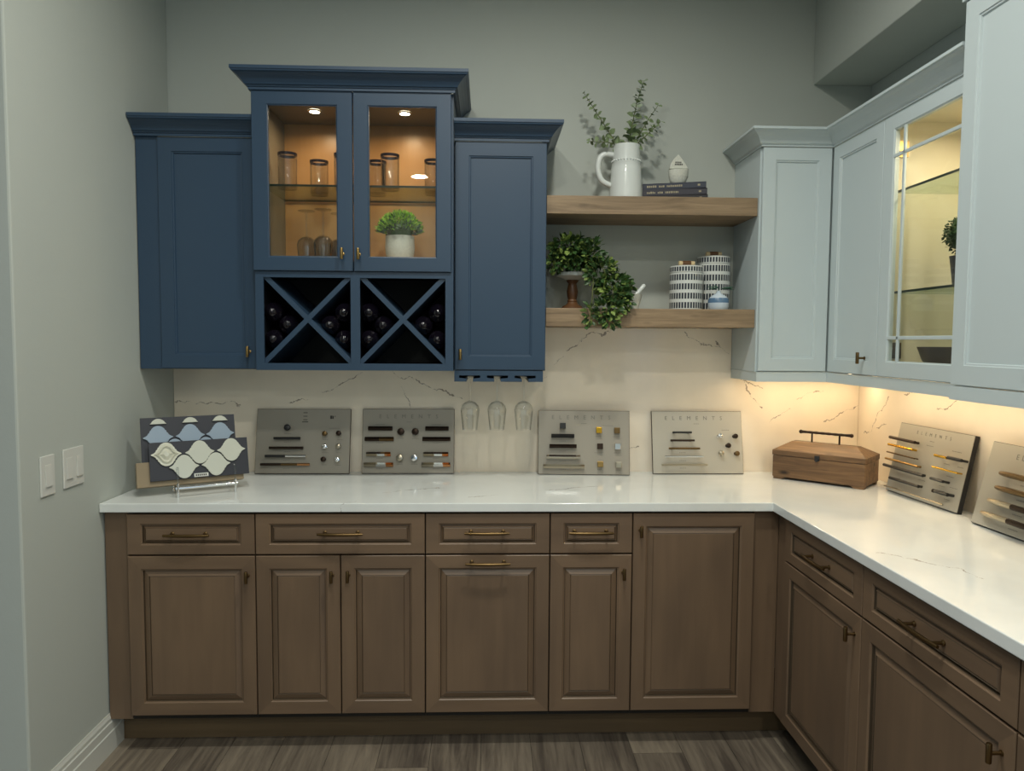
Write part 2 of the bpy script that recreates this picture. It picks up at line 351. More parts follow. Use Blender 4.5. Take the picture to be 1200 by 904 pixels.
# ================================================================ THE SETTING
XR = 3.05
fl = ob('floor', MB().box(-4, 3.2, -6.5, .1, -.12, -.003), M['joint'], kind='structure')
pw, pl = .184, 1.22
pm = [MB().box(.0008, pw - .0008, .001, pl - .001, -.0029, 0).mesh('plank', M['floor'])]
for i in range(-5, 19):
    off = [.31, .78, .12, .95, .52][i % 5] + .07 * (i % 3)
    x0 = .06 + i * pw
    if x0 + pw > 3.04: continue
    for j in range(-1, 4):
        y1 = -.30 - off - j * pl
        o = ob('plank', pm[0], None, fl, loc=(x0, y1 - pl, 0))
ob('ceiling', MB().box(-4, 3.2, -6.5, .1, CEIL, CEIL + .1), M['ceil'], kind='structure')
ob('wall_back', MB().box(-.9, 3.2, 0, .1, -.1, CEIL), M['wall'], kind='structure')
ob('wall_left', MB().box(-2.2, 0, -1.072, -.0005, -.1, CEIL), M['wall'], kind='structure', bevel=.006)
ob('wall_right', MB().box(XR, 3.2, -3.9, -.0005, -.1, CEIL), M['wall'], kind='structure')
ob('wall_right_soffit', MB().box(2.79, XR - .0005, -3.9, -.001, 2.624, CEIL - .0005), M['wall'], kind='structure', bevel=.004)
ob('wall_far_left_light_block', MB().box(-4.1, -4, -6.5, -3.4, -.1, CEIL), M['wall'], kind='structure')  # unseen wall, added to limit the cool world light from the left
ob('wall_front_bounce', MB().box(-4, 3.2, -6.6, -6.5, -.1, CEIL), M['wall'], kind='structure')  # unseen wall behind the camera, added to bounce lamp light onto the fronts
bbp = [(0, 0), (.014, 0), (.014, .075), (.011, .079), (.011, .108), (.008, .112), (.008, .124), (.004, .134), (.003, .139), (0, .139)]
ob('baseboard_left', MB().sweep([(-2.2, -1.073), (.001, -1.073), (.001, -.54)], bbp), M['trim'], kind='structure')

# ================================================================ HARDWARE SHAPES
def knob_mesh(mat, key):
    b = MB().lathe([(.0065, 0), (.0065, .002), (.004, .003), (.004, .024)], 12, axis='Y')
    b.lathe([(.0, -.021), (.0052, -.021), (.006, -.019), (.006, .019), (.0052, .021), (0, .021)], 12, c=(0, -.027, 0))
    return b.mesh('knob_' + key, mat, True)
KN = {k: knob_mesh(M[k], k) for k in ('brass', 'bronze')}
def pull_mesh(mat, key):
    b = MB()
    for x in (-.058, .058): b.lathe([(.0075, 0), (.0075, .003), (.0045, .005), (.0045, .028)], 12, c=(x, 0, 0), axis='Y')
    n = 12; pts = []; rs = []
    for i in range(n + 1):
        t = -1 + 2 * i / n; pts.append((.08 * t, -.0285 - .006 * (1 - t * t), 0)); rs.append(.0062 - .0018 * t * t)
    b.tube(pts, rs, 10); return b.mesh('pull_' + key, mat, True)
PULL = pull_mesh(M['bronze'], 'bronze')

# ================================================================ BASE CABINETS
TB = .02
def raised(w, h, fx, fz, g=.031):
    a = MB().rings([(0, 0), (0, -TB + .002), (.002, -TB), (fx, fz, -TB), (fx + .003, fz + .003, -TB + .0035), (fx + .006, fz + .006, -TB + .004)], w, h)
    a.rings([(fx + .006, fz + .006, -TB + .004), (fx + .0085, fz + .0085, -TB + .011)], w, h, mv=2, mh=2)
    p = MB().rings([(fx + .0083, fz + .0083, -TB + .011), (fx + .011, fz + .011, -TB + .010), (fx + g - .004, fz + g - .004, -TB + .0035)], w, h)
    p.rings([(fx + g - .004, fz + g - .004, -TB + .0035), (fx + g - .0025, fz + g - .0025, -TB + .006)], w, h, mv=2, mh=2)
    p.rings([(fx + g - .0025, fz + g - .0025, -TB + .006), (fx + g, fz + g, -TB + .0045)], w, h, cap=True)
    return a, p
BWM = [M['bw_z'], M['bw_x'], M['glaze']]; BWM_D = [M['bw_x'], M['bw_x'], M['glaze']]
ZB, ZD, ZR, ZT = .139, .7225, .7285, .8735
def front(root, kind, x0, x1, z0, z1, hw):
    """one door or drawer front of a base cabinet with its hardware (list of (type, x, z))"""
    g = .0021; w, h = x1 - x0 - 2 * g, z1 - z0
    if kind == 'drawer': a, p = raised(w, h, .047, .034, .019)
    else: a, p = raised(w, h, .046, .046)
    ms = BWM_D if kind == 'drawer' else BWM
    d = ob(kind, a, ms, root, loc=(x0 + g, 0, z0))
    ob('raised_panel', p, ms, d)
    for (t, x, z) in hw:
        if t == 'pull': ob('handle', PULL, None, d, loc=(x - x0 - g, -TB + (.0045 if kind == 'drawer' else 0), z - z0))
        else: ob('knob', KN['bronze'], None, d, loc=(x - x0 - g, -TB, z - z0))
YF = -.618          # plane behind the door fronts
def base_cab(x0, x1, label, fronts, filler=None):
    r = thing('base_cabinet', label, 'cabinet', (0, YF, 0), group='base cabinets along the back wall')
    ob('carcass', MB().box(x0 + .0008, x1 - .0008, .0, .60, .118, .8815), M['carc'], r)
    for f in fronts: front(r, *f)
    if filler: ob('filler', MB().box(filler[0], filler[1], -.001, .04, .118, .8815), M['bw_z'], r, bevel=.001)
    return r
e = [.0887, .5399, 1.1449, 1.5946, 1.8953, 2.3439]
base_cab(e[0], e[1], 'taupe base cabinet, one drawer over one door, against the white left wall', [('drawer', e[0], e[1], ZR, ZT, [('pull', .307, .803)]), ('door', e[0], e[1], ZB, ZD, [('knob', .514, .652)])], (.006, .0875))
mid = .8415
base_cab(e[1], e[2], 'widest taupe base cabinet, one long drawer over a pair of narrow doors', [('drawer', e[1], e[2], ZR, ZT, [('pull', .845, .806)]), ('door', e[1], mid, ZB, ZD, [('knob', .813, .652)]), ('door', mid, e[2], ZB, ZD, [('knob', .871, .653)])])
base_cab(e[2], e[3], 'taupe base cabinet whose single door has a horizontal bar pull at its top', [('drawer', e[2], e[3], ZR, ZT, [('pull', 1.367, .808)]), ('door', e[2], e[3], ZB, ZD, [('pull', 1.370, .698)])])
base_cab(e[3], e[4], 'narrowest taupe base cabinet with a small drawer over one slim door', [('drawer', e[3], e[4], ZR, ZT, [('pull', 1.741, .808)]), ('door', e[3], e[4], ZB, ZD, [('knob', 1.862, .657)])])
base_cab(e[4], e[5], 'taupe corner base cabinet with one full-height door and no drawer', [('door', e[4], e[5], ZB, ZT, [('knob', 1.922, .813)])], (2.3455, 2.4385))
XF = 2.44
def side_cab(y0, y1, label, doors, filler=None, group='base cabinets along the right wall'):
    """local x runs towards the viewer (-y in the room), local -y is the front (-x in the room)"""
    r = thing('base_cabinet', label, 'cabinet', (XF, 0, 0), (0, 0, -PI / 2), group)
    ob('carcass', MB().box(y0 + .0008, y1 - .0008, 0, .60, .118, .8815), M['carc'], r)
    for f in doors: front(r, *f)
    if filler: ob('filler', MB().box(filler[0], filler[1], -.001, .04, .118, .8815), M['bw_z'], r, bevel=.001)
s0, s1, s2, s3 = .722, 1.257, 1.860, 2.46
side_cab(s0, s1, 'taupe right-run base cabinet next to the inner corner, drawer over door', [('drawer', s0, s1, ZR, ZT, [('pull', .99, .803)]), ('door', s0, s1, ZB, ZD, [('knob', 1.222, .663)])], (.6195, s0 - .001))
side_cab(s1, s2, 'taupe right-run base cabinet with a broad drawer, cut off at the bottom', [('drawer', s1, s2, ZR, ZT, [('pull', 1.557, .803)]), ('door', s1, s2, ZB, ZD, [('knob', 1.822, .660)])])
side_cab(s2, s3, 'taupe base cabinet nearest the viewer, barely seen at the right edge', [('drawer', s2, s3, ZR, ZT, [('pull', 2.16, .803)]), ('door', s2, s3, ZB, ZD, [('knob', 2.42, .660)])])
tag(ob('toe_kick', MB().box(.002, 2.555, -.535, -.519, 0, .117), M['toe']), 'brown recessed toe board under the back run of base cabinets', 'toe board')
tag(ob('toe_kick', MB().box(2.54, 2.556, -2.45, -.537, 0, .117), M['toe']), 'brown recessed toe board under the right-hand run of base cabinets', 'toe board')
o = ob('countertop', MB().prism([(.002, -.0135), (3.036, -.0135), (3.036, -2.62), (2.405, -2.62), (2.405, -.6467), (.002, -.6467)], 'Z', .8824, .9144), M['counter'], bevel=.0025)
tag(o, 'white quartz L-shaped worktop with faint brown veins on the taupe cabinets', 'countertop')
o = ob('backsplash', MB().prism([(.002, .883), (3.036, .883), (3.036, 1.3755), (2.4515, 1.3755), (2.4515, 1.5545), (1.6005, 1.5545), (1.6005, 1.3755), (.002, 1.3755)], 'Y', -.0125, -.001), M['splash'])
tag(o, 'cream quartz splashback slab with brown veins on the back wall', 'backsplash')
o = ob('backsplash', MB().box(3.0375, 3.049, -2.62, -.001, .883, 1.3755), M['splash_r'])
tag(o, 'cream quartz splashback slab on the right wall behind the wooden box', 'backsplash')

# ================================================================ UPPER CABINETS
CROWN = [(-.001, 0), (.006, 0), (.006, .010), (.010, .011), (.011, .016), (.016, .017), (.020, .024), (.027, .033), (.037, .043), (.047, .051), (.054, .054), (.055, .058), (.058, .060), (.058, .072), (-.001, .072)]
def crown(z): return [(a, z + b) for a, b in CROWN]
TU = .019
def flat_front(w, h, f=.053):
    a = MB().rings([(0, 0), (0, -TU + .0015), (.0015, -TU), (f, -TU), (f + .0015, -TU + .003), (f + .006, -TU + .0035), (f + .008, -TU + .0085)], w, h, mh=0)
    p = MB().rings([(f + .0075, -TU + .0085), (f + .0085, -TU + .0082)], w, h, cap=True, mh=0); return a, p
def glass_front(w, h, fx, fz):
    return MB().rings([(0, 0), (0, -TU + .0015), (.0015, -TU), (fx, fz, -TU), (fx + .002, fz + .002, -TU + .003), (fx + .005, fz + .005, -TU + .004), (fx + .005, fz + .005, 0), (0, 0)], w, h, mh=0)
def upper_door(root, x0, x1, z0, z1, mat, knob=None, km='brass', f=.053, g=.0014):
    w, h = x1 - x0 - 2 * g, z1 - z0; a, p = flat_front(w, h, f)
    d = ob('door', a, mat, root, loc=(x0 + g, 0, z0)); ob('panel', p, mat, d)
    if knob: ob('knob', KN[km], None, d, loc=(knob[0] - x0 - g, -TU, knob[1] - z0))
    return d
def glass_door(root, x0, x1, z0, z1, mat, fx, fz, knob=None, km='brass', munt=(), g=.0014):
    w, h = x1 - x0 - 2 * g, z1 - z0
    d = ob('door', glass_front(w, h, fx, fz), mat, root, loc=(x0 + g, 0, z0))
    ob('pane', MB().box(fx + .0055, w - fx - .0055, -.010, -.007, fz + .0055, h - fz - .0055), M['glass'], d)
    for (a0, a1, b0, b1) in munt:
        ob('muntin', MB().box(a0 - x0 - g, a1 - x0 - g, -TU + .0005, -.0105, b0 - z0, b1 - z0), mat, d, bevel=.002)
    if knob: ob('knob', KN[km], None, d, loc=(knob[0] - x0 - g, -TU, knob[1] - z0))
    return d
ZU, ZUT = 1.377, 2.278
# --- left blue
r = thing('wall_cabinet', 'dark slate-blue wall cabinet with one solid door, leftmost against the white wall', 'cabinet', (0, -.303, 0), group='slate blue wall cabinets')
ob('carcass', MB().box(.003, .4715, 0, .302, ZU, ZUT), M['blue'], r)
ob('filler', MB().box(.004, .0868, -.012, -.0005, ZU, ZUT), M['blue'], r, bevel=.001)
upper_door(r, .0875, .4685, ZU + .003, ZUT - .006, M['blue'], (.430, 1.447))
ob('crown_moulding', MB().sweep([(.003, -TU - .0008), (.4675, -TU - .0008)], crown(ZUT - .004)), M['blue'], r)
# --- right blue with stemware rack
r = thing('wall_cabinet', 'slate-blue wall cabinet with one solid door and a stemware rack beneath it', 'cabinet', (0, -.303, 0), group='slate blue wall cabinets')
ob('carcass', MB().box(1.2335, 1.5975, 0, .302, ZU, ZUT), M['blue'], r)
upper_door(r, 1.236, 1.5965, ZU + .003, ZUT - .006, M['blue'], (1.258, 1.441))
ob('crown_moulding', MB().sweep([(1.2335, -TU - .0008), (1.5980, -TU - .0008), (1.5980, .302)], crown(ZUT - .004)), M['blue'], r)
RX = (1.295, 1.406, 1.517)
pts = [(1.234, 1.332)]
for x in RX: pts += [(x - .013, 1.332), (x - .013, 1.344), (x - .042, 1.347), (x - .042, 1.357), (x + .042, 1.357), (x + .042, 1.347), (x + .013, 1.344), (x + .013, 1.332)]
pts += [(1.588, 1.332), (1.588, 1.3765), (1.234, 1.3765)]
ob('stemware_rack', MB().prism(pts, 'Y', -.015, .29), M['blue'], r)
# --- centre blue, glass doors over wine lattice
YC = -.372
r = thing('wall_cabinet', 'tall slate-blue wall cabinet with two lit glass doors above a wine lattice', 'cabinet', (0, YC, 0), group='slate blue wall cabinets')
X0, X1, ZC = .4735, 1.2320, 2.436
c = MB()
c.box(X0, X0 + .016, 0, .37, ZU, ZC).box(X1 - .016, X1, 0, .37, ZU, ZC).box(X0 + .016, X1 - .016, 0, .37, 2.418, ZC).box(X0 + .016, X1 - .016, 0, .37, ZU, 1.393).box(X0 + .016, X1 - .016, 0, .37, 1.757, 1.795)
c.box(X0 + .016, X1 - .016, .36, .37, 1.393, 1.757).box(X0 + .016, X1 - .016, .36, .37, 1.795, 2.418)
ob('carcass', c, M['blue'], r)
l = MB().box(X0 + .0165, X1 - .0165, .352, .3595, 1.7955, 2.4175)
l.box(X0 + .0165, X1 - .0165, .004, .3515, 1.7955, 1.800)
ob('maple_back', l, M['maple'], r)
l = MB().box(X0 + .0165, X0 + .021, .004, .3515, 1.8005, 2.4125).box(X1 - .021, X1 - .0165, .004, .3515, 1.8005, 2.4125).box(X0 + .0165, X1 - .0165, .004, .3515, 2.413, 2.4175)
ob('side_lining', l, M['taupe'], r)
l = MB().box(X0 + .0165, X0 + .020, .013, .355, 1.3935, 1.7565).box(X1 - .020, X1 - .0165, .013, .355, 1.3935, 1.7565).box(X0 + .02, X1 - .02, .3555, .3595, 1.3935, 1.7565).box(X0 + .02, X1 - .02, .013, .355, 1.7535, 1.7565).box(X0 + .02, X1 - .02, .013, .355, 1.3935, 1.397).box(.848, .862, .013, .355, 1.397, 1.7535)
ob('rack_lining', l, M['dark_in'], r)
f = MB()
for (a, b, z0, z1) in ((X0, .505, ZU, 1.757), (.837, .873, ZU, 1.757), (1.202, X1, ZU, 1.757), (.505, .837, ZU, 1.404), (.873, 1.202, ZU, 1.404), (.505, .837, 1.734, 1.757), (.873, 1.202, 1.734, 1.757)): f.box(a, b, -.008, -.0005, z0, z1)
ob('rack_frame', f, M['blue'], r)
for (xa, xb) in ((.4945, .847), (.863, 1.2115)):
    za, zb = 1.3975, 1.753; cx, cz = (xa + xb) / 2, (za + zb) / 2
    L = math.hypot(xb - xa, zb - za) / 2 - .012; an = math.atan2(zb - za, xb - xa)
    b = MB(); b.x = Matrix.Translation((cx, 0, cz)) @ Matrix.Rotation(-an, 4, 'Y'); b.box(-L, L, .0005, .34, -.0095, .0095)
    ob('lattice_board', b, M['blue'], r)
    b = MB(); b.x = Matrix.Translation((cx, 0, cz)) @ Matrix.Rotation(an, 4, 'Y'); b.box(-L, -.0098, .0005, .34, -.0095, .0095).box(.0098, L, .0005, .34, -.0095, .0095)
    ob('lattice_board', b, M['blue'], r)
glass_door(r, .4695, .8505, 1.759, 2.434, M['blue'], .056, .051, (.811, 1.823))
glass_door(r, .8515, 1.2250, 1.759, 2.434, M['blue'], .054, .051, (.873, 1.822))
ob('crown_moulding', MB().sweep([(.4690, .37), (.4690, -TU - .0008), (1.2328, -TU - .0008), (1.2328, .37)], crown(2.4325)), M['blue'], r)
ob('glass_shelf', MB().box(.4955, 1.210, .03, .345, 2.086, 2.094).box(.4955, 1.210, .0285, .0299, 2.086, 2.094, 1).box(.4955, 1.210, .3451, .3465, 2.086, 2.094, 1), [M['gshelf'], M['gedge']], r)
for (x, y) in ((.4955, .06), (.4955, .33), (1.210, .06), (1.210, .33)):
    ob('shelf_pin', MB().lathe([(.004, -.006), (.004, .006)], 8, c=(x, y, 2.081), axis='X', caps=True), M['chrome'], r)
def puck(root, x, y, z, wx, wy, power, tint=(1, .72, .42)):
    p = ob('puck_light', MB().lathe([(.026, 0), (.026, -.004), (.020, -.005)], 24, c=(x, y, z)), M['chrome'], root, True)
    ob('puck_lens', MB().lathe([(.0202, -.0047), (.0001, -.0047)], 24, c=(x, y, z)), M['puck'], p)
    la = area('puck_lamp', (wx, wy, z - .012), .05, power, tint, spread=165); la.parent = None
puck(r, .668, .372 - .214, 2.4125, .668, -.214, 1.0)
puck(r, 1.028, .372 - .208, 2.4125, 1.028, -.208, 1.1)

# --- white corner cabinet (L-shaped)
WX, WI, WYF, WB, WT = 2.4525, 2.740, -.319, 1.377, 2.276
r = thing('wall_cabinet', 'white L-shaped corner wall cabinet with two solid hinged doors', 'cabinet', (0, 0, 0), group='white wall cabinets')
ob('carcass', MB().prism([(WX, -.001), (3.048, -.001), (3.048, -.6935), (WI + .0195, -.6935), (WI + .0195, WYF + .0195), (WX, WYF + .0195)], 'Z', WB, WT), M['white'], r)
d = upper_door(r, WX + .005, WI - .003, WB + .003, WT - .006, M['white'], f=.050); d.location.y = WYF + TU
def side(root, fn):
    """shift a door built in local x/-y so that it faces -x; fn(parent) builds it"""
d2 = bpy.data.objects.new('door', flat_front(.3705, WT - WB - .009, .050)[0].mesh('door', M['white'])); COL.objects.link(d2); d2.parent = r
d2.rotation_euler = (0, 0, -PI / 2); d2.location = (WI + TU, WYF - .003, WB + .003)
ob('panel', flat_front(.3705, WT - WB - .009, .050)[1], M['white'], d2)
ob('knob', KN['bronze'], None, d2, loc=(.613 - .322, -TU, 1.441 - WB - .003))
# --- white glass cabinet
r = thing('wall_cabinet', 'white wall cabinet with a lit glass door and prairie glazing bars', 'cabinet', (WI + TU, 0, 0), (0, 0, -PI / 2), 'white wall cabinets')
G0, G1 = .6945, 1.1895; D = 3.048 - WI - TU
c = MB().box(G0, G0 + .012, 0, D, WB, WT).box(G1 - .012, G1, 0, D, WB, WT).box(G0 + .012, G1 - .012, 0, D, WT - .014, WT).box(G0 + .012, G1 - .012, 0, D, WB, WB + .016).box(G0 + .012, G1 - .012, D - .008, D, WB + .016, WT - .014)
ob('carcass', c, M['white'], r)
l = MB().box(G0 + .0125, G0 + .016, .002, D - .0085, WB + .0165, WT - .0145).box(G1 - .016, G1 - .0125, .002, D - .0085, WB + .0165, WT - .0145).box(G0 + .016, G1 - .016, D - .012, D - .0085, WB + .0165, WT - .0145).box(G0 + .016, G1 - .016, .002, D - .012, WT - .018, WT - .0145).box(G0 + .016, G1 - .016, .002, D - .012, WB + .0165, WB + .019)
ob('cream_lining', l, M['cream'], r)
glass_door(r, G0, G1 - .001, WB + .003, WT - .004, M['white'], .058, .050, munt=((.811, .823, 1.431, 2.218), (G0 + .06, 1.125, 2.124, 2.136), (G0 + .06, 1.125, 1.508, 1.520)))
for z in (1.668, 2.014):
    ob('glass_shelf', MB().box(G0 + .018, G1 - .018, .02, D - .0135, z, z + .008).box(G0 + .018, G1 - .018, .0185, .0199, z, z + .008, 1).box(G0 + .018, G1 - .018, D - .0134, D - .0125, z, z + .008, 1), [M['gshelf'], M['gedge']], r)
for z in (1.470, 2.165):
    h = MB().box(G0 + .0165, G0 + .024, .004, .055, z - .028, z + .028); h.lathe([(0, 0), (.013, 0), (.013, .006), (0, .006)], 12, c=(G0 + .024, .03, z), axis='X')
    ob('hinge', h, M['brass' if z > 2 else 'bronze'], r)
h = MB()
for k in range(13): h.box(G0 + .0161, G0 + .0166, D - .045, D - .040, 1.58 + k * .032, 1.585 + k * .032)
ob('pin_holes', h, M['black'], r, kind='stuff')
puck(r, .98, .15, WT - .0185, 2.91, -.98, 2.1, (1, .86, .6))
# --- white deep cabinet
DX = 2.685
r = thing('wall_cabinet', 'deeper white wall cabinet with plain doors at the right edge', 'cabinet', (DX + TU, 0, 0), (0, 0, -PI / 2), 'white wall cabinets')
H0, H1, HT = 1.1925, 1.96, 2.442
ob('carcass', MB().box(H0, H1, 0, 3.048 - DX - TU, WB, HT), M['white'], r)
upper_door(r, H0 + .001, 1.575, WB + .003, HT - .004, M['white'], (1.54, 1.447), 'bronze', f=.055)
upper_door(r, 1.576, H1 - .001, WB + .003, HT - .004, M['white'], (1.61, 1.447), 'bronze', f=.055)
ob('crown_moulding', MB().sweep([(H0, .12), (H0, -TU), (H1, -TU)], crown(HT)), M['white'], r)
ob('light_rail', MB().box(H0, H1, -TU, -.001, 1.337, WB - .0005), M['white'], r)
CW = [(-.001, 0), (.004, 0), (.004, .006), (.008, .008), (.012, .011), (.018, .021), (.027, .033), (.040, .044), (.052, .050), (.054, .053), (.058, .054), (.058, .063), (-.001, .063)]
o = ob('crown_moulding', MB().sweep([(WX - .0003, -.001), (WX - .0003, WYF - .0008), (WI - .0008, WYF - .0008), (WI - .0008, -1.191)], [(a, WT - .0035 + b) for a, b in CW]), M['white'])
tag(o, 'white crown moulding wrapping the top of the white corner and glass cabinets', 'moulding')
o = ob('light_rail', MB().sweep([(WX, -.014), (WX, WYF), (WI, WYF), (WI, -1.191)], [(-.018, 1.337), (.001, 1.337), (.001, 1.370), (.003, WB - .0005), (-.018, WB - .0005)]), M['white'])
tag(o, 'white light rail under the white corner and glass cabinets', 'moulding')
for n_, (a, b, c_, d_), lab in (('led_strip', (2.49, 3.0, -.165, -.135), 'slim LED strip under the white corner cabinet on the back wall'), ('led_strip', (2.905, 2.935, -1.21, -.35), 'slim LED strip under the white glass cabinet on the right wall')):
    q = ob(n_, MB().box(a, b, c_, d_, 1.364, 1.3765), M['plastic']); tag(q, lab, 'light')
    ob('led_lens', MB().box(a + .004, b - .004, c_ + .004, d_ - .004, 1.3625, 1.3639), M['led'], q)
# --- floating shelves
o = ob('floating_shelf', MB().box(1.655, 2.4515, -.286, -.001, 2.005, 2.077).box(1.6, 1.655, -.286, -.001, 2.005, 2.077), M['shelf'], bevel=.0015)
o.data = MB().box(1.6, 2.4515, -.286, -.001, 2.005, 2.077).mesh('floating_shelf', M['shelf'])
tag(o, 'weathered oak floating shelf, the upper one, under the white pitcher', 'shelf')
o = ob('floating_shelf', MB().box(1.6, 2.4515, -.286, -.001, 1.5555, 1.629), M['shelf'], bevel=.0015)
tag(o, 'weathered oak floating shelf, the lower one, under the striped canisters', 'shelf')

# ================================================================ THINGS IN THE BLUE CABINETS
BG = 'wine bottles lying in the lattice'
bm_ = MB().lathe([(0, -.028), (.010, -.026), (.020, -.016), (.027, -.003), (.031, .001), (.035, .004), (.0366, .010), (.0366, .19), (.033, .205), (.018, .232), (.0145, .245), (.014, .29), (.0155, .292), (.0155, .305), (0, .306)], 28, axis='Y')
bm_.x = Matrix.Identity(4)
bmesh_ = bm_.mesh('wine_bottle', M['bottle'], True)
def flipy(me):
    for v in me.vertices: v.co.y = -v.co.y
    bm_fix(me); return me
flipy(bmesh_)
pos = ['top', 'middle', 'bottom']
sets = [('left end of the left lattice', (.5265, 1.603), (.586, 1.5535), (.5285, 1.497)), ('right end of the left lattice', (.803, 1.603), (.748, 1.5535), (.803, 1.497)),
        ('left end of the right lattice', (.9005, 1.603), (.957, 1.5535), (.9005, 1.497)), ('right end of the right lattice', (1.170, 1.603), (1.112, 1.5535), (1.168, 1.497))]
for (w, *ps) in sets:
    for k, (x, z) in enumerate(ps):
        o = ob('wine_bottle', bmesh_, None, loc=(x, -.338, z)); tag(o, 'dark wine bottle, %s of three at the %s' % (pos[k], w), 'bottle', BG)
# tumblers
tm = MB().lathe([(0, .010), (.034, .010), (.0345, .0115), (.036, .14), (.0375, .14), (.0365, .002), (.034, 0), (0, 0)], 28).mesh('tumbler', M['glass_w'], True)
tr = MB().lathe([(.0381, .130), (.0385, .1405), (.0355, .1408), (.0355, .130)], 28).mesh('rim_band', M['rim'], True)
def tumbler(x, y, lab):
    o = ob('tumbler', tm, None, loc=(x, y, 2.0945)); tag(o, lab, 'glass', 'dark-rimmed tumblers on the glass shelf'); ob('rim_band', tr, None, o)
tumbler(.566, -.245, 'dark-rimmed tumbler on the glass shelf, leftmost behind the left glass door')
tumbler(.664, -.125, 'dark-rimmed tumbler set further back, middle of the left glass door')
tumbler(.788, -.245, 'dark-rimmed tumbler half hidden by the right stile of the left glass door')
tumbler(.905, -.135, 'dark-rimmed tumbler half hidden by the left stile of the right glass door')
tumbler(.9725, -.245, 'dark-rimmed tumbler standing forward on the shelf above the potted plant')
tumbler(1.140, -.165, 'dark-rimmed tumbler on the glass shelf, rightmost behind the right glass door')
# stemware standing
# hanging stemware
hm = MB().lathe([(r_, -z_) for r_, z_ in [(0, 0), (.034, 0), (.035, .002), (.030, .0035), (.008, .008), (.0038, .014), (.0035, .098), (.006, .104), (.022, .110), (.034, .122), (.0395, .140), (.037, .165), (.0335, .195), (.0305, .224), (.0295, .224), (.0325, .195), (.036, .165), (.0383, .140), (.033, .124), (.021, .112), (0, .107)]], 28).mesh('hanging_wine_glass', M['glass_w'], True)
for (x, y, lab) in ((.618, -.16, 'upturned clear stemmed glass, leftmost of three below the glass shelf'), (.695, -.20, 'upturned clear stemmed glass, frontmost of three below the glass shelf'), (.738, -.10, 'upturned clear stemmed glass, rearmost and rightmost of three below the glass shelf')):
    tag(ob('wine_glass', hm, None, loc=(x, y, 2.0246)), lab, 'glass', 'stemmed glasses in the left glass door')
for x, w in zip(RX, ('left', 'middle', 'right')):
    tag(ob('hanging_wine_glass', hm, None, loc=(x, -.215, 1.3505)), 'clear wine glass hanging upside down, %s of the three under the blue cabinet' % w, 'glass', 'wine glasses hanging from the rack')

# ================================================================ PLANTS
def leaf(mb, p, d, up_, L, w, mi=0):
    d = Vector(d).normalized(); s = d.cross(Vector(up_)); 
    if s.length < 1e-3: s = d.cross(Vector((1, .3, 0)))
    s.normalize(); n = s.cross(d); p = Vector(p)
    pts = [p, p + d * L * .35 + s * w * .5 + n * w * .12, p + d * L * .75 + s * w * .38 + n * w * .08, p + d * L - n * w * .1, p + d * L * .75 - s * w * .38 + n * w * .08, p + d * L * .35 - s * w * .5 + n * w * .12, p + d * L * .5]
    mb.add([tuple(q) for q in pts], [(0, 1, 6), (1, 2, 6), (2, 3, 6), (3, 4, 6), (4, 5, 6), (5, 0, 6)], mi)
def rnd(a, b): return random.uniform(a, b)
def rvec():
    while True:
        v = Vector((rnd(-1, 1), rnd(-1, 1), rnd(-1, 1)))
        if .1 < v.length < 1: return v.normalized()
# small potted plant
px, py, pz = 1.006, -.20, 1.8005
r = thing('potted_plant', 'bright green leafy plant in a speckled white footed pot behind the right glass door', 'plant', (px, py, pz))
ob('pot', MB().lathe([(0, .018), (.050, .018), (.056, .030), (.060, .07), (.0585, .118), (.0545, .118), (.054, .10), (0, .10)], 28), M['stoneware'], r, True)
for k in range(3):
    a = 2 * PI * k / 3 + .5; ob('foot', MB().lathe([(0, 0), (.009, 0), (.011, .0195), (0, .0195)], 10, c=(.040 * math.cos(a), .040 * math.sin(a), 0)), M['stoneware'], r, True)
b = MB()
b.lathe([(0, .10), (.046, .118), (.056, .14), (.046, .165), (.03, .178), (0, .18)], 14, mi=2)
for i in range(900):
    v = rvec(); v.z = abs(v.z) * .9 - .15; q = Vector((v.x * .078, v.y * .075, .145 + v.z * .078)) * 1.0
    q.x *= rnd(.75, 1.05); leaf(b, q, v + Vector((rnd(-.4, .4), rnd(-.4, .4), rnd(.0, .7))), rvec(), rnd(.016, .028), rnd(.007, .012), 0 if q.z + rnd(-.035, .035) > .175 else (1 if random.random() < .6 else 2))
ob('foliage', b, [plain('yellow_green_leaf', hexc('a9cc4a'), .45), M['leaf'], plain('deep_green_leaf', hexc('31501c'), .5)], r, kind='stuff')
# topiary + bowl in white glass cabinet
r = thing('topiary', 'dark clipped ball plant in a black pot on the glass shelf of the white cabinet', 'plant', (2.895, -.928, 1.6765))
ob('pot', MB().lathe([(0, 0), (.036, 0), (.047, .09), (.049, .10), (.045, .10), (.043, .085), (0, .085)], 20), M['dkpot'], r, True)
b = MB()
for i in range(600):
    v = rvec(); q = Vector((0, 0, .168)) + v * .062 * rnd(.8, 1.03); leaf(b, q, v + rvec() * .6, rvec(), rnd(.008, .015), .006)
b.lathe([(0, .112), (.042, .128), (.060, .168), (.042, .208), (0, .226)], 14)
ob('foliage', b, M['leaf_k'], r, kind='stuff')
b = MB().lathe([(0, .006), (.05, .006), (.068, .012), (.100, .045), (.118, .088), (.123, .088), (.106, .042), (.072, .004), (.05, 0), (0, 0)], 32)
tag(ob('bowl', b, M['dkpot'], loc=(2.90, -.905, WB + .0195), smooth=True), 'dark grey bowl on the floor of the white glass cabinet', 'bowl')

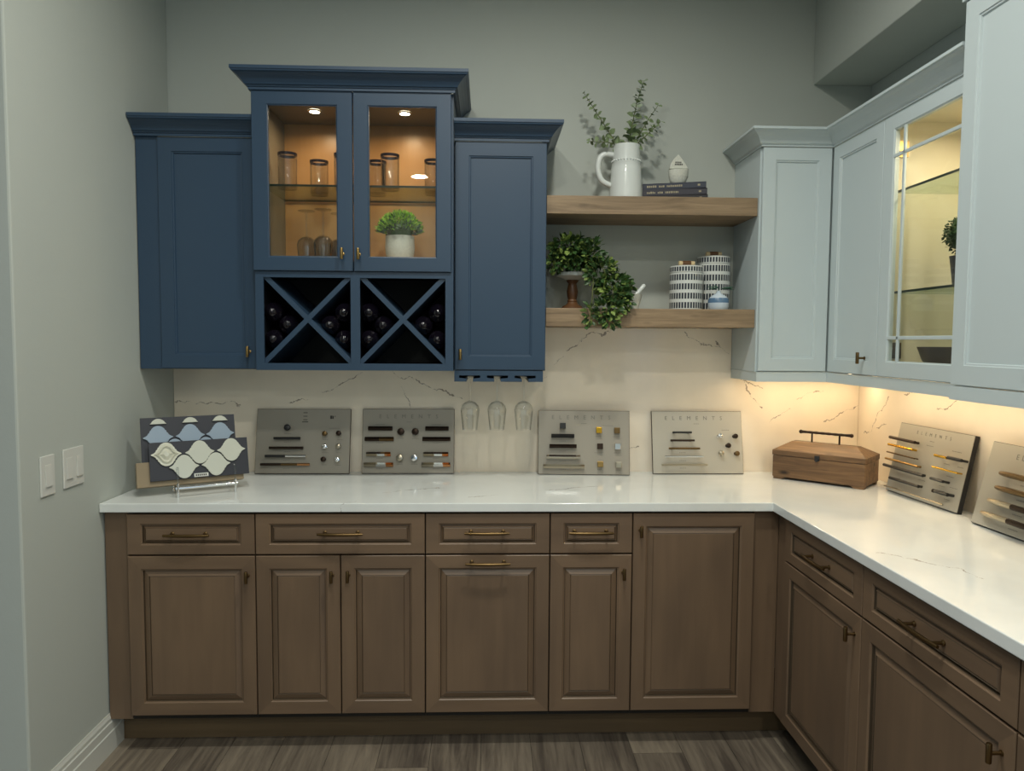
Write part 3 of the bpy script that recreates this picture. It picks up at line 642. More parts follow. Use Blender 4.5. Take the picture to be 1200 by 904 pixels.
# ================================================================ UPPER SHELF
ZS = 2.0772
r = thing('pitcher', 'white ceramic pitcher with a beaded band and one handle on the upper oak shelf', 'pitcher', (1.943, -.14, ZS))
prof = [(0, 0), (.068, 0), (.0695, .004), (.069, .03), (.062, .14), (.0598, .158), (.0612, .161), (.0575, .164), (.0570, .176), (.0555, .21), (.0565, .236), (.0535, .236), (.0525, .21), (.0655, .02), (0, .01)]
ob('body', MB().lathe(prof, 40), M['ceramic'], r, True)
ob('handle', MB().tube(smooth_path([(-.052, 0, .196), (-.085, 0, .200), (-.108, 0, .188), (-.118, 0, .155), (-.115, 0, .12), (-.098, 0, .088), (-.060, 0, .070)]), .0118, 12), M['ceramic'], r, True)
b = MB()
for k in range(30):
    a = 2 * PI * k / 30; b.x = Matrix.Translation((.0590 * math.cos(a), .0590 * math.sin(a), .170)); b.lathe([(0, -.0042), (.0032, -.0026), (.0042, 0), (.0032, .0026), (0, .0042)], 8)
ob('beading', b, M['ceramic'], r, True)
r = thing('eucalyptus', 'five round-leaved eucalyptus stems standing in the white pitcher', 'plant', (1.943, -.14, ZS))
T0 = Vector((0, 0, .225))
stems = [[(-.012, 0, .10), (-.035, .01, .24), (-.08, .03, .315), (-.13, .03, .39), (-.178, .02, .455)], [(.0, 0, .10), (.008, .0, .24), (.025, .02, .32), (.045, .02, .42), (.070, .01, .505)],
         [(.02, 0, .10), (.03, -.01, .24), (.065, .02, .30), (.10, .03, .36), (.135, .02, .41)], [(.02, 0, .1), (.035, -.02, .235), (.075, -.03, .27), (.11, -.02, .305), (.14, -.01, .335)], [(-.02, 0, .1), (-.038, -.01, .235), (-.085, -.02, .245), (-.12, -.02, .244), (-.16, -.02, .248)]]
for si, st in enumerate(stems):
    s_ = ob('stem', MB().tube(st, [.003, .0028, .0022, .0016, .001], 6), M['stem'], r)
    b = MB(); P = [Vector(p) for p in st[1:]]
    n = (15, 22, 9, 9, 8)[si]
    for k in range(n):
        t = k / (n - 1) * (len(P) - 1) * .999; i = int(t); p = P[i].lerp(P[i + 1], t - i); d = (P[i + 1] - P[i]).normalized()
        a = k * 1.9; side_ = d.cross(Vector((0, 1, 0))).normalized(); oth = d.cross(side_)
        sz = (.044 if si == 1 else .036) * (1 - .45 * t / (len(P) - 1))
        for sg in (1, -1):
            v = (side_ * math.cos(a) + oth * math.sin(a)) * sg + d * .25
            leaf(b, p, v, d * .6 + Vector((0, -.7, .1)) + rvec() * .5, sz * rnd(.8, 1.1), sz * rnd(.75, .95), 1 if (si == 1 and t > 1.3 and k % 2) else 0)
    ob('leaves', b, [M['leaf_e'], M['leaf_e2']], s_, kind='stuff')
# books
def book(zo, w, d, t, yaw, mat, lab, dx=0):
    c = Vector((2.156 + dx, -.115, zo))
    r = thing('book', lab, 'book', c, (0, 0, R(yaw)), 'dark books stacked on the upper shelf')
    cv = MB().box(-w / 2, w / 2, -d / 2, d / 2, 0, .0025).box(-w / 2, w / 2, -d / 2, d / 2, t - .0025, t).box(-w / 2, w / 2, -d / 2, -d / 2 + .003, .0025, t - .0025)
    ob('cover', cv, mat, r, bevel=.0008); ob('pages', MB().box(-w / 2 + .003, w / 2 - .003, -d / 2 + .0035, d / 2 - .003, .0026, t - .0026), M['page'], r)
    b = MB(); x = -w / 2 + .018
    yy = -d / 2 - .0004
    for k in range(16):
        ww = rnd(.003, .008)
        if k in (5, 8): x += .008
        if x + ww > w / 2 - .05: break
        b.box(x, x + ww, yy, yy + .0005, t * .34, t * rnd(.58, .68)); x += ww + .0022
    b.box(w / 2 - .034, w / 2 - .024, yy, yy + .0005, t * .35, t * .65)
    ob('spine_lettering', b, M['gilt'], r, kind='stuff')
book(ZS, .262, .15, .0255, -13, M['book3'], 'black-bound book at the bottom of the stack on the upper shelf', .002)
book(ZS + .0258, .262, .15, .0255, -14, M['book2'], 'charcoal-bound book in the middle of the stack on the upper shelf')
book(ZS + .0516, .258, .148, .0255, -16, M['book1'], 'navy-bound book on top of the stack under the ceramic boat')
# ceramic boat
r = thing('boat_ornament', 'small white ceramic sailboat ornament on top of the stacked books', 'ornament', (2.166, -.135, ZS + .0772))
b = MB(); n = 20; L = []
for (t, z) in ((.5, 0), (.68, .005), (.86, .018), (.97, .038), (1.0, .056), (1.0, .062), (.9, .062)): L.append([(.043 * t * math.cos(2 * PI * k / n), .028 * t * math.sin(2 * PI * k / n), z + .006 * (max(0, math.cos(2 * PI * k / n)) ** 2) * t) for k in range(n)])
vs = [p for q in L for p in q]; fs = [(i * n + k, i * n + (k + 1) % n, (i + 1) * n + (k + 1) % n, (i + 1) * n + k) for i in range(len(L) - 1) for k in range(n)] + [list(range(n))[::-1], list(range((len(L) - 1) * n, len(L) * n))]
b.add(vs, fs); ob('hull', b, M['stoneware'], r, True)
sail = [(-.040, .066), (-.034, .088), (-.022, .107), (-.004, .126), (.000, .127), (.014, .108), (.032, .080), (.038, .068)]
b = MB(); nn = len(sail); vs = []
for yy in (-.010, .010): vs += [(x, yy * (1 - (z - .066) / .08), z) for x, z in sail]
b.add(vs, [list(range(nn)), list(range(nn, 2 * nn))[::-1]] + [(i, (i + 1) % nn, nn + (i + 1) % nn, nn + i) for i in range(nn)])
ob('sail', b, M['stoneware'], r, bevel=.002)
b = MB()
for k in range(9): x, z = -.018 + .007 * (k % 5) + .002 * (k // 5), .082 + .009 * (k // 5); b.box(x, x + .004, -.0112 + .0016 * (k // 5), -.008, z, z + .005)
ob('printed_marks', b, M['print_d'], r, kind='stuff')
b = MB()
for z, t in ((.034, .95), (.046, .985)): b.lathe([(t, z - .0012), (t + .018, z), (t, z + .0012)], 24)
for i in range(len(b.v)): x, y, z = b.v[i]; b.v[i] = (x * .043, y * .028, z)
ob('plank_line', b, M['stoneware'], r, True)

# ================================================================ LOWER SHELF
ZL = 1.6292
r = thing('cake_stand', 'turned walnut pedestal stand with a white plate top under the trailing plant', 'stand', (1.722, -.15, ZL))
ob('base', MB().lathe([(0, 0), (.044, 0), (.046, .006), (.040, .014), (.026, .020), (.020, .030), (.0215, .036), (.018, .042), (.022, .056), (.024, .075), (.020, .095), (.017, .108), (.024, .116), (.026, .122), (0, .122)], 28), M['walnut'], r, True)
ob('plate', MB().lathe([(0, .1225), (.030, .123), (.055, .134), (.068, .138), (.070, .142), (.070, .151), (.068, .153), (.05, .150), (0, .150)], 36), M['ceramic'], r, True)
r = thing('trailing_plant', 'bushy trailing green plant on the pedestal stand, spilling over the lower shelf', 'plant', (1.722, -.15, ZL + .153))
b = MB()
def cluster(c, rad, n, L=(.022, .035)):
    for i in range(n):
        v = rvec(); q = Vector(c) + Vector((v.x * rad[0], v.y * rad[1], v.z * rad[2])) * rnd(.55, 1.0)
        if q.y > -.30 and q.z < 1.655: q.z = 1.655 + rnd(0, .02)
        q -= Vector((1.722, -.15, ZL + .153))
        d = v + Vector((rnd(-.5, .5), rnd(-.9, .1), rnd(-.7, .3))); l = rnd(*L)
        leaf(b, q, d, rvec() + Vector((0, -.5, .8)), l, l * rnd(.5, .65), 1 if random.random() < .33 else 0)
cluster((1.708, -.17, 1.880), (.083, .085, .050), 380)
cluster((1.725, -.20, 1.835), (.085, .07, .038), 200)
cluster((1.795, -.20, 1.855), (.048, .07, .062), 170)
cluster((1.650, -.20, 1.822), (.030, .05, .035), 60)
cluster((1.83, -.245, 1.775), (.060, .055, .055), 190)
cluster((1.880, -.26, 1.715), (.072, .045, .065), 240)
cluster((1.885, -.30, 1.668), (.058, .025, .055), 150)
cluster((1.845, -.318, 1.625), (.060, .016, .045), 110)
cluster((1.855, -.325, 1.583), (.030, .012, .030), 40)
cluster((1.775, -.325, 1.60), (.022, .012, .045), 36)
for i in range(10):
    leaf(b, (rnd(-.1, .04), rnd(-.04, .03), rnd(.11, .14)), (rnd(-.6, .2), 0, 1), rvec(), .04, .012)
ob('foliage', b, [M['leaf_d'], M['leaf_y']], r, kind='stuff')
b = MB()
for pth in ([(0, 0, .005), (0, -.01, .08), (-.05, -.04, .12)], [(0, 0, .005), (.03, -.02, .09), (.08, -.06, .07), (.125, -.12, -.02), (.145, -.165, -.09), (.135, -.175, -.17)], [(0, 0, .005), (.03, -.05, .07), (.075, -.11, .0), (.06, -.172, -.10), (.053, -.174, -.20)], [(0, 0, .005), (-.05, -.04, .06), (-.09, -.05, .02)]): b.tube(pth, .0022, 5)
ob('vines', b, M['stem'], r, kind='stuff')
r = thing('mortar_and_pestle', 'small white mortar with its pestle leaning out, beside the trailing plant', 'mortar', (1.978, -.15, ZL))
ob('mortar', MB().lathe([(0, 0), (.026, 0), (.028, .005), (.026, .012), (.034, .04), (.0395, .066), (.036, .066), (.030, .038), (.018, .018), (0, .016)], 28), M['stoneware'], r, True)
ob('pestle', MB().tube([(-.012, 0, .030), (.0, 0, .044), (.022, 0, .073), (.046, 0, .102), (.050, 0, .107)], [.012, .010, .0085, .0095, .006], 12), M['ceramic'], r, True)
def canister_mat(pitch, n):
    m, nt, bs = newmat('dashed_ceramic'); bs.inputs['Roughness'].default_value = .3
    tc = node(nt, 'ShaderNodeTexCoord'); sp = node(nt, 'ShaderNodeSeparateXYZ'); lk(nt, tc.outputs['Object'], sp.inputs[0])
    at = node(nt, 'ShaderNodeMath', operation='ARCTAN2'); lk(nt, sp.outputs['Y'], at.inputs[0]); lk(nt, sp.outputs['X'], at.inputs[1])
    a1 = node(nt, 'ShaderNodeMath', operation='MULTIPLY'); lk(nt, at.outputs[0], a1.inputs[0]); a1.inputs[1].default_value = n / (2 * PI)
    a2 = node(nt, 'ShaderNodeMath', operation='FRACT'); lk(nt, a1.outputs[0], a2.inputs[0])
    a3 = node(nt, 'ShaderNodeMath', operation='LESS_THAN'); lk(nt, a2.outputs[0], a3.inputs[0]); a3.inputs[1].default_value = .68
    z1 = node(nt, 'ShaderNodeMath', operation='DIVIDE'); lk(nt, sp.outputs['Z'], z1.inputs[0]); z1.inputs[1].default_value = pitch
    z2 = node(nt, 'ShaderNodeMath', operation='FRACT'); lk(nt, z1.outputs[0], z2.inputs[0])
    z3 = node(nt, 'ShaderNodeMath', operation='COMPARE'); lk(nt, z2.outputs[0], z3.inputs[0]); z3.inputs[1].default_value = .48; z3.inputs[2].default_value = .32
    ml = node(nt, 'ShaderNodeMath', operation='MULTIPLY'); lk(nt, a3.outputs[0], ml.inputs[0]); lk(nt, z3.outputs[0], ml.inputs[1])
    mx = node(nt, 'ShaderNodeMix', data_type='RGBA'); lk(nt, ml.outputs[0], mx.inputs['Factor']); mx.inputs['A'].default_value = (*hexc('d3d6d2'), 1); mx.inputs['B'].default_value = (*hexc('30363f'), 1)
    lk(nt, mx.outputs['Result'], bs.inputs['Base Color']); return m
def canister(x, y, rad, hb, hl, lab, bar):
    pitch = hb / round(hb / .038)
    m = canister_mat(pitch, 36)
    r = thing('canister', lab, 'canister', (x, y, ZL), group='striped canisters on the lower shelf')
    ob('body', MB().lathe([(0, 0), (rad - .003, 0), (rad, .003), (rad, hb - .003), (rad - .003, hb - .0005), (0, hb - .0005)], 48), m, r, True)
    q = MB().lathe([(0, 0), (rad - .002, 0), (rad, .002), (rad, hl - .003), (rad - .004, hl), (0, hl)], 48)
    ld = ob('lid', q, canister_mat(hl, 36), r, True, loc=(0, 0, hb))
    h = MB().lathe([(0, -.034), (.0105, -.033), (.0105, -.018)], 16, axis='X', c=(0, 0, hl + .012), mi=1).lathe([(.0105, -.018), (.0115, -.017), (.0115, .017), (.0105, .018)], 16, axis='X', c=(0, 0, hl + .012)).lathe([(.0105, .018), (.0105, .033), (0, .034)], 16, axis='X', c=(0, 0, hl + .012), mi=1)
    h.x = Matrix.Identity(4)
    ob('lid_handle', h, [M['walnut'], M['ply']], ld, True)
canister(2.200, -.165, .0685, .154, .029, 'shorter white canister with dark vertical dashes and a wooden lid handle', 0)
canister(2.338, -.088, .0700, .200, .032, 'taller white canister with dark vertical dashes, behind the small blue vase', 0)
r = thing('bud_vase', 'tiny white and blue bulb vase holding a dark green sprig', 'vase', (2.320, -.225, ZL))
ob('body', MB().lathe([(0, 0), (.036, 0), (.041, .010), (.0425, .028)], 28).lathe([(.0425, .028), (.042, .038), (.038, .048)], 28, mi=1).lathe([(.038, .048), (.028, .058), (.012, .067), (.009, .071), (.010, .078), (.0075, .078), (.0065, .07), (0, .06)], 28), [plain('sky_glaze', hexc('c3d0dc'), .25), plain('blue_glaze', hexc('53718f'), .25)], r, True)
b = MB()
for k in range(13):
    a = rnd(-.5, PI + .5) if k < 9 else rnd(0, 6); d = Vector((math.cos(a), rnd(-.5, .3), rnd(-.05, .25))); leaf(b, (d.x * .010, d.y * .01, .082 + rnd(0, .006)), d, (0, -.5, 1), rnd(.03, .055) * (1.2 if d.x > 0 else .8), .013)
b.tube([(0, 0, .06), (0, 0, .085)], .002, 5)
ob('sprig', b, plain('dark_sprig', hexc('2d5240'), .5), r, kind='stuff')

# ================================================================ HARDWARE SAMPLE BOARDS
def text_mesh(txt, size, spacing=1.0, ext=.0002):
    cu = bpy.data.curves.new('lettering', 'FONT'); cu.body = txt; cu.size = size; cu.align_x = 'CENTER'; cu.align_y = 'CENTER'; cu.space_character = spacing; cu.extrude = ext; cu.resolution_u = 2
    t = bpy.data.objects.new('tmp', cu); COL.objects.link(t); bpy.context.view_layer.update()
    me = bpy.data.meshes.new_from_object(t.evaluated_get(bpy.context.evaluated_depsgraph_get())); bpy.data.objects.remove(t); bpy.data.curves.remove(cu)
    return me
def bpull(parent, x0, x1, z, mats, style='bar', r_=.0045, off=.022):
    """a cabinet pull seen on a board: mats is one or two metals (left half, right half)"""
    b = MB(); L = x1 - x0; c = (x0 + x1) / 2
    ns = len(mats); N = 12
    cuts = [0, N] if ns == 1 else ([0, 6, N] if ns == 2 else [0, 5, 9, N])
    for px_ in (x0 + L * .12, x1 - L * .12): b.lathe([(r_ * .8, 0), (r_ * .8, off)], 8, c=(px_, 0, z), axis='Y', mi=0 if px_ < c else ns - 1)
    for k in range(ns):
        pts = []; rs = []
        for i in range(cuts[k], cuts[k + 1] + 1):
            t = -1 + 2 * i / N
            if style == 'arch': pts.append((c + t * L / 2, -off * (1 - .55 * t ** 4) - .002, z)); rs.append(r_ * (1.0 - .25 * t * t))
            elif style == 'leaf': pts.append((c + t * L / 2, -off - .004 * (1 - t * t), z)); rs.append(r_ * (.75 + .6 * (1 - t * t)))
            else: pts.append((c + t * L / 2, -off, z)); rs.append(r_)
        b.tube(pts, rs, 4 if style == 'flat' else 8, k, 1.0)
    return ob('sample_pull', b, [M[m] for m in mats], parent, smooth=(style != 'flat'))
def bknob(parent, x, z, m, style='round', s=.014):
    if style == 'round': b = MB().lathe([(s * .7, 0), (s * .35, .004), (s * .35, .012), (s * .9, .018), (s, .022), (s * .85, .027), (s * .4, .029), (0, .0295)], 18, c=(x, 0, z), axis='Y')
    else: b = MB().lathe([(s * .35, 0), (s * .35, .014)], 10, c=(x, 0, z), axis='Y').box(x - s, x + s, -.026, -.014, z - s, z + s)
    return ob('sample_knob', b, M[m], parent, smooth=(style == 'round'), bevel=0 if style == 'round' else .0015)
def caption(parent, spots):
    b = MB()
    for (x, z, w) in spots:
        n = max(2, int(w / .006)); q = x - w / 2
        for k in range(n): b.box(q + k * w / n, q + (k + .62) * w / n, -.0006, .0002, z - .0011, z + .0011)
    return ob('caption', b, M['print'], parent, kind='stuff')
def hboard(label, loc, yaw, tilt, w, h, t, mat, side):
    r = thing('hardware_sample_board', label, 'sample board', (loc[0], loc[1], .9144 + t * math.sin(R(tilt)) + .0004), (R(-tilt), 0, R(yaw)), 'hardware sample boards leaning on the splashback')
    ob('panel', MB().box(-.0 + .0015, w - .0015, 0, .002, .0015, h - .0015), mat, r)
    ob('edge_trim', MB().box(0, w, .0022, t, 0, h), side, r)
    return r
def lettering(r, w, z, txt='ELEMENTS', size=.024, spacing=2.75, x=None, mat=None):
    me = text_mesh(txt, size, spacing); me.materials.append(mat or M['print'])
    ob('lettering', me, None, r, loc=(w / 2 if x is None else x, -.0005, z), rot=(PI / 2, 0, 0))
# board 1 (left, beside tile boards)
w, h = .405, .281
r = hboard('grey sample board with a single knob topping four pulls, beside the tile samples', (.365, -.081), 0, 11.6, w, h, .012, M['board'], M['dkbronze'])
U = lambda x, y, x0=88, x1=1103, y0=95, y1=795: ((x - x0) / (x1 - x0) * w, (y1 - y) / (y1 - y0) * h)
bknob(r, *U(430, 300), 'black_metal')
for (a, b_, y, ms) in ((290, 575, 417, ['black_metal']), (245, 610, 520, ['dkbronze']), (205, 640, 608, ['black_metal', 'chrome']), (160, 685, 697, ['dkbronze', 'bronze', 'copper'])):
    bpull(r, U(a, y)[0], U(b_, y)[0], U(a, y)[1], ms, 'bar', .0055, .018)
for (x, y, m_) in ((835, 365, 'bronze'), (985, 362, 'dkbronze'), (840, 505, 'chrome'), (985, 502, 'nickel'), (830, 642, 'dkbronze'), (980, 645, 'chrome')): bknob(r, *U(x, y), m_, s=.0115)
caption(r, [(*U(430, 365), .03), (*U(430, 455), .03), (*U(430, 560), .03), (*U(430, 650), .03), (*U(430, 740), .03), (*U(930, 305), .045), (*U(840, 430), .022), (*U(995, 430), .022), (*U(840, 570), .03), (*U(990, 570), .022), (*U(835, 700), .022), (*U(985, 705), .025)])
b = MB()
for k in range(3): x, z = U(610, 130 + 38 * k); b.box(x - .009, x + .009, -.0006, .0002, z - .004, z - .001)
x, z = U(610, 236); b.box(x - .013, x + .013, -.0006, .0002, z - .0015, z + .0015)
x, z = U(897, 185); b.box(x - .007, x + .002, -.0006, .0002, z - .007, z + .007); b.box(x + .003, x + .008, -.0006, .0002, z - .007, z + .006); b.box(x + .013, x + .016, -.0006, .0002, z + .002, z + .006)
ob('logo', b, M['print_d'], r)
# board 2
w, h = .400, .281
r = hboard('grey sample board with pulls in all four corners, left of the hanging glasses', (.822, -.072), 0, 9.5, w, h, .012, M['board'], M['dkbronze'])
U = lambda x, y, x0=88, x1=1082, y0=98, y1=785: ((x - x0) / (x1 - x0) * w, (y1 - y) / (y1 - y0) * h)
for (a, b_, y, ms) in ((155, 415, 308, ['dkbronze']), (120, 430, 420, ['dkbronze', 'bronze']), (770, 1022, 308, ['dkbronze']), (740, 1042, 420, ['dkbronze'])): bpull(r, U(a, y)[0], U(b_, y)[0], U(a, y)[1], ms, 'flat', .009, .014)
for (a, b_, y) in ((140, 400, 580), (115, 430, 692), (755, 1020, 580), (735, 1042, 692)): bpull(r, U(a, y)[0], U(b_, y)[0], U(a, y)[1], ['nickel', 'chrome', 'copper'], 'flat', .009, .014)
for (x, y, m_) in ((508, 342, 'dkbronze'), (663, 342, 'dkbronze'), (500, 620, 'nickel'), (655, 620, 'chrome')): bknob(r, *U(x, y), m_, s=.0155)
lettering(r, w, U(0, 180)[1], mat=M['print'])
caption(r, [(*U(595, 238), .025), (*U(280, 265), .04), (*U(890, 265), .04), (*U(280, 460), .03), (*U(890, 460), .03), (*U(280, 625), .03), (*U(890, 625), .03), (*U(505, 412), .03), (*U(665, 415), .03), (*U(500, 690), .025), (*U(655, 688), .03), (*U(280, 735), .03), (*U(890, 735), .03)])
# board 3
w, h = .398, .279
r = hboard('pale grey sample board with square knobs and flat pulls, right of the hanging glasses', (1.588, -.088), -3.6, 9.5, w, h, .012, M['board'], M['dkbronze'])
U = lambda x, y, x0=96, x1=1075, y0=80, y1=757: ((x - x0) / (x1 - x0) * w, (y1 - y) / (y1 - y0) * h)
bknob(r, *U(358, 245), 'black_metal', 'sq', .0125)
for (a, b_, y, ms) in ((235, 480, 352, ['black_metal']), (215, 505, 460, ['dkbronze']), (185, 545, 572, ['chrome']), (150, 590, 672, ['nickel'])): bpull(r, U(a, y)[0], U(b_, y)[0], U(a, y)[1], ms, 'flat', .0085, .018)
for (x, y, m_) in ((743, 288, 'gold'), (936, 290, 'bronze'), (755, 458, 'dkbronze'), (942, 458, 'chrome'), (757, 645, 'brass'), (952, 650, 'nickel')): bknob(r, *U(x, y), m_, 'sq', .0125)
lettering(r, w, U(0, 155)[1], x=U(555, 0)[0])
caption(r, [(*U(590, 218), .025), (*U(840, 238), .05), (*U(360, 405), .03), (*U(360, 512), .03), (*U(360, 620), .03), (*U(360, 705), .03), (*U(745, 355), .03), (*U(935, 355), .03), (*U(750, 525), .04), (*U(940, 525), .03), (*U(755, 700), .02), (*U(950, 705), .02)])
# board 4
w, h = .402, .277
r = hboard('pale sample board with thin bar pulls and five round knobs, left of the wooden box', (2.094, -.083), 0, 11.8, w, h, .012, M['board_w'], M['dkbronze'])
U = lambda x, y, x0=127, x1=1108, y0=77, y1=750: ((x - x0) / (x1 - x0) * w, (y1 - y) / (y1 - y0) * h)
for (a, b_, y, ms) in ((335, 542, 312, ['black_metal']), (310, 570, 398, ['dkbronze']), (290, 625, 483, ['bronze']), (245, 660, 570, ['chrome']), (210, 700, 657, ['nickel'])): bpull(r, U(a, y)[0], U(b_, y)[0], U(a, y)[1], ms, 'bar', .0045, .026)
for (x, y, m_) in ((855, 345, 'chrome'), (1020, 350, 'dkbronze'), (940, 450, 'dkbronze'), (860, 530, 'nickel'), (1030, 535, 'bronze')): bknob(r, *U(x, y), m_, s=.0115)
lettering(r, w, U(0, 155)[1], x=U(583, 0)[0])
caption(r, [(*U(615, 215), .025), (*U(930, 282), .035), (*U(455, 525), .03), (*U(455, 610), .03), (*U(455, 690), .03)])
# board 5 (right wall, near the box)
w, h = .412, .272
r = hboard('pale sample board of stacked bar pulls on the right wall beside the box', (2.944, -.4215), -87.4, 11.6, w, h, .018, M['board_w'], M['black'])
for (a, b_, z, ms, rr) in ((-.006, .152, .206, ['dkbronze'], .006), (-.004, .149, .177, ['gold'], .005), (-.003, .171, .147, ['bronze'], .003), (-.002, .2, .121, ['brass'], .0045), (-.003, .239, .0945, ['black_metal'], .006), (.052, .229, .052, ['black_metal'], .006), (.030, .373, .016, ['nickel'], .003),
                           (.275, .34, .177, ['gold'], .005), (.345, .413, .180, ['black_metal'], .006), (.277, .408, .135, ['gold'], .0035), (.282, .349, .094, ['black_metal'], .0055), (.319, .386, .0545, ['black_metal'], .0065)): bpull(r, a, b_, z, ms, 'bar', rr, .028)
bknob(r, .304, .053, 'dkbronze', s=.007)
lettering(r, w, .245, size=.018)
caption(r, [(.206, .222, .025), (.2, .205, .04), (.345, .205, .05), (.31, .155, .03), (.38, .155, .03), (.34, .115, .04), (.31, .075, .03), (.37, .08, .04), (.35, .035, .03), (.2, .075, .04)])
# board 6 (right wall, nearest the viewer)
r = hboard('pale sample board with broad curved pulls, nearest the viewer on the right wall', (2.934, -.9465), -88.8, 14.0, w, h, .018, M['board_w'], M['black'])
for (a, b_, z, ms) in ((.086, .27, .177, ['bronze']), (.085, .285, .131, ['bronze']), (.069, .30, .086, ['nickel', 'dkbronze']), (.054, .315, .042, ['nickel', 'dkbronze'])): bpull(r, a, b_, z, ms, 'arch', .009, .026)
lettering(r, w, .236, size=.024, spacing=1.9)
caption(r, [(.18, .155, .04), (.18, .11, .04), (.18, .065, .04), (.18, .02, .04)])

# ================================================================ TILE SAMPLE DISPLAY
quarter = [(.056, 0), (.051, .0032), (.046, .0056), (.041, .0088), (.0372, .0135), (.0358, .0178), (.0322, .0188), (.0308, .0235), (.0292, .0278), (.0262, .0290), (.0226, .0358), (.0162, .0415), (.0082, .0456), (0, .0468)]
outl = quarter + [(-x, y) for x, y in quarter[-2::-1]] + [(-x, -y) for x, y in quarter[1:]] + [(x, -y) for x, y in quarter[-2:0:-1]]
def clip(poly, zmin, zmax):
    for (zz, sg) in ((zmin, 1), (zmax, -1)):
        out = []
        for a, b in zip(poly, poly[1:] + poly[:1]):
            ia, ib = (a[1] - zz) * sg >= 0, (b[1] - zz) * sg >= 0
            if ia: out.append(a)
            if ia != ib: t = (zz - a[1]) / (b[1] - a[1]); out.append((a[0] + t * (b[0] - a[0]), zz))
        poly = out
    return poly
def tile(parent, cx, cz, zmin, zmax, mat, s=.945, depth=.008, raise_=False):
    p = clip([(cx + x * s, cz + y * s) for x, y in outl], zmin, zmax)
    b = MB().prism(p, 'Y', -depth, -.0003)
    if raise_:
        n = len(outl)
        for (s0_, d0, s1_, d1) in ((.78, -depth, .62, -depth - .006), (.62, -depth - .006, .5, -depth - .001), (.42, -depth - .001, .2, -depth - .007)):
            vs = [(cx + x * s0_, d0, cz + y * s0_) for x, y in outl] + [(cx + x * s1_, d1, cz + y * s1_) for x, y in outl]
            b.add(vs, [(i, (i + 1) % n, n + (i + 1) % n, n + i) for i in range(n)])
        b.add([(cx + x * .2, -depth - .007, cz + y * .2) for x, y in outl], [list(range(n))])
    return ob('tile', b, mat, parent, smooth=raise_, bevel=.0015 if not raise_ else 0)
YAWT = R(29.95); ux = Vector((math.cos(YAWT), math.sin(YAWT), 0)); ub = Vector((-math.sin(YAWT), math.cos(YAWT), 0))
Lf = Vector((.234, -.553, .9144)); TT = R(15)
F0 = Lf + ub * .04
rotT = (-TT, 0, YAWT)
r = thing('tile_sample_board', 'front charcoal board of white glazed lantern tiles standing on a clear easel', 'sample board', F0, rotT, 'lantern tile boards')
ob('board', MB().box(-.081, .267, .0005, .009, .0605, .203), M['navy'], r)
tile(r, -.024, .1565, -1, 1, M['tilerelief'], depth=.006, raise_=True)
for (x, z) in ((.092, .1565), (.205, .1575), (.035, .1055), (.147, .1065)): tile(r, x, z, -1, 1, M['tilew'])
lb = ob('maker_tag', MB().box(.068, .118, -.002, -.0003, .0635, .077), M['plastic'], r)
b = MB()
for k in range(6): b.box(.073 + k * .0068, .0775 + k * .0068, -.0026, -.0021, .067, .0735)
ob('printed_marks', b, M['print_d'], lb, kind='stuff')
r = thing('tile_sample_board', 'rear charcoal board of blue-grey lantern tiles propped behind the white ones', 'sample board', F0, rotT, 'lantern tile boards')
ob('board', MB().box(-.103, .231, .0305, .039, .135, .302), M['navy'], r)
pr = bpy.data.objects.new('tile_row', None)
bpy.data.objects.remove(pr)
for (x, z) in ((-.045, .225), (.0665, .226), (.1745, .227)):
    t_ = tile(r, x, z, .137, .2999, M['tileb']); t_.location = (0, .0303, 0)
    t_ = tile(r, x + .002, z + .0265, z + .0505, .2999, M['tilew'], s=.95); t_.location = (0, .0303, 0)
for x in (.0105, .120):
    t_ = tile(r, x, .1725, .137, .2999, M['tileb']); t_.location = (0, .0303, 0)
r = ob('display_block', MB().box(-.124, .248, .0125, .060, .0425, .133), M['tan'], loc=F0, rot=rotT)
tag(r, 'tan block between the two charcoal tile boards, raising the rear one', 'block')
r = thing('display_easel', 'clear acrylic and chrome easel holding the lantern tile boards on the worktop', 'easel', Lf, (0, 0, YAWT))
ob('front_bar', MB().tube([(-.004, .004, .034), (.212, .004, .034)], .006, 12), M['chrome'], r, True)
for x in (.004, .204):
    ob('front_post', MB().tube([(x, 0, .0002), (x, 0, .052)], .0042, 10), M['chrome'], r, True)
    ob('hook', MB().tube([(x, .0, .052), (x, .001, .08), (x, .004, .098), (x, .011, .108), (x, .018, .104)], .0045, 10), M['acrylic'], r, True)
    ob('ledge', MB().tube([(x, .0, .034), (x, .055, .031), (x, .130, .013)], .0035, 8), M['chrome'], r, True)
    ob('rear_leg', MB().tube([(x, .134, .0002), (x, .136, .036), (x, .17, .17)], .004, 8), M['chrome'], r, True)

# ================================================================ WOODEN BOX
BY = math.atan2(-.2555, .267)
ex = Vector((math.cos(BY), math.sin(BY), 0)); Wd, Dp = .372, .185
r = thing('wooden_box', 'stained pine box with a hipped lid and bronze bar handle in the worktop corner', 'box', (2.590, -.166, .9146), (0, 0, BY))
ob('body', MB().box(0, Wd, 0, Dp, .010, .1005), M['boxw'], r, bevel=.002)
b = MB()
for (x0, x1) in ((.004, .055), (Wd - .055, Wd - .004)):
    for (y0, y1) in ((.002, .03), (Dp - .03, Dp - .002)):
        sx = x1 if x0 < .1 else x0; b.prism([(x0, 0), (x1 - (.015 if x0 < .1 else 0), 0), (x1, .0098), (x0, .0098)] if x0 < .1 else [(x0 + .015, 0), (x1, 0), (x1, .0098), (x0, .0098)], 'Y', y0, y1)
ob('feet', b, M['boxw'], r)
z0, z1, z2 = .1025, .124, .158
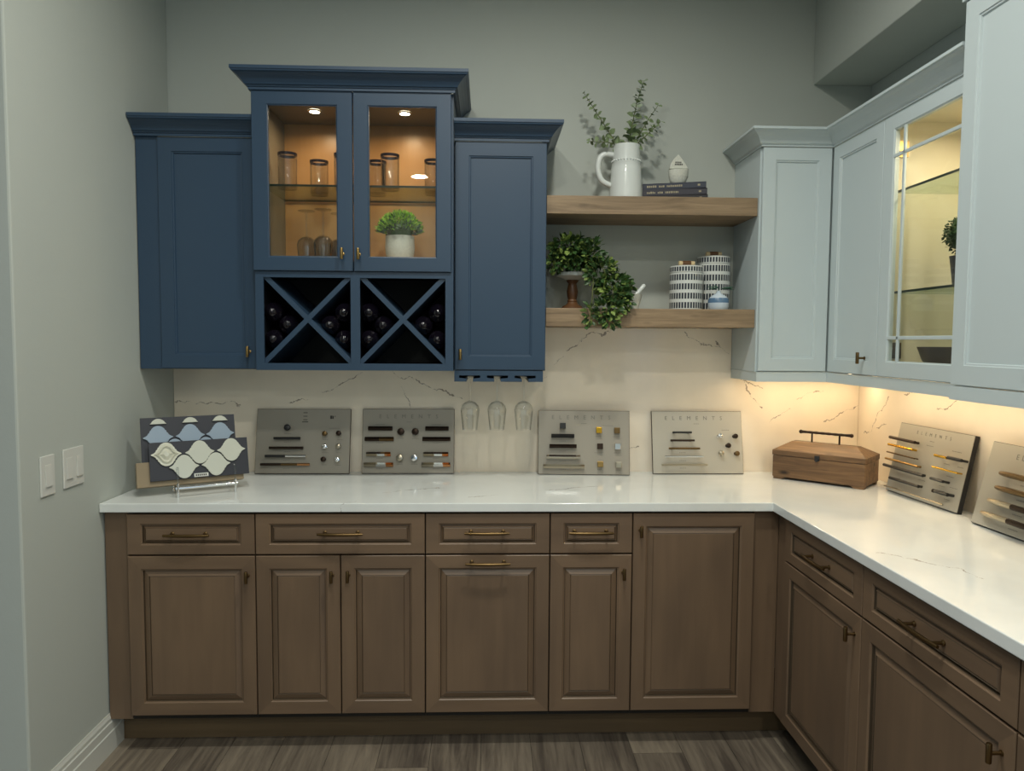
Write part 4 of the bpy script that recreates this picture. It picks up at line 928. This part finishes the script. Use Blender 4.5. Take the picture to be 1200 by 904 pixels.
l = MB(); A = [(-.002, -.002), (Wd + .002, -.002), (Wd + .002, Dp + .002), (-.002, Dp + .002)]; B_ = [(.052, .07), (Wd - .052, .07), (Wd - .052, Dp - .07), (.052, Dp - .07)]
vs = [(x, y, z0) for x, y in A] + [(x, y, z1) for x, y in A] + [(x, y, z2) for x, y in B_]
l.add(vs, [(3, 2, 1, 0)] + [(i, (i + 1) % 4, 4 + (i + 1) % 4, 4 + i) for i in range(4)] + [(4 + i, 4 + (i + 1) % 4, 8 + (i + 1) % 4, 8 + i) for i in range(4)] + [(8, 9, 10, 11)])
lid = ob('lid', l, M['boxw'], r, bevel=.0015)
hb = MB(); cy = Dp / 2
n = 16
hb.tube([(.085 + (Wd - .17) * i / n, cy, .200) for i in range(n + 1)], [.0072 if i in (0, n) else (.0052 + .0008 * (i % 2)) for i in range(n + 1)], 10)
for x in (.130, Wd - .130): hb.tube([(x, cy, .157), (x, cy, .200)], .0038, 8)
for x in (.083, Wd - .083): hb.x = Matrix.Translation((x, cy, .200)); hb.lathe([(0, -.009), (.0065, -.006), (.009, 0), (.0065, .006), (0, .009)], 12)
hb.x = Matrix.Identity(4)
ob('handle', hb, M['dkbronze'], lid, True)
ob('clasp', MB().box(.176, .196, -.006, -.0022, .094, .116).lathe([(0, 0), (.006, 0), (.006, .005), (0, .005)], 12, c=(.186, -.006, .097), axis='Y'), M['black'], r, bevel=.001)

# ================================================================ LIGHT SWITCHES on the left wall
def switch(y0, y1, z0, z1, n, lab):
    r = thing('light_switch', lab, 'switch', (0, 0, 0))
    ob('plate', MB().box(.0004, .006, y0, y1, z0, z1), M['plastic'], r, bevel=.002)
    w_ = (y1 - y0) / n
    for k in range(n):
        c = y0 + w_ * (k + .5); zm = (z0 + z1) / 2
        b = MB().prism([(.0062, zm - .034), (.011, zm - .034), (.0075, zm + .034), (.0062, zm + .034)], 'Y', c - .0165, c + .0165)
        ob('rocker', b, M['plastic'], r, bevel=.0008)
switch(-.978, -.906, 1.007, 1.132, 1, 'single white rocker switch on the left wall, nearer the viewer')
switch(-.857, -.741, 1.009, 1.136, 2, 'double white rocker switch on the left wall, nearer the cabinets')
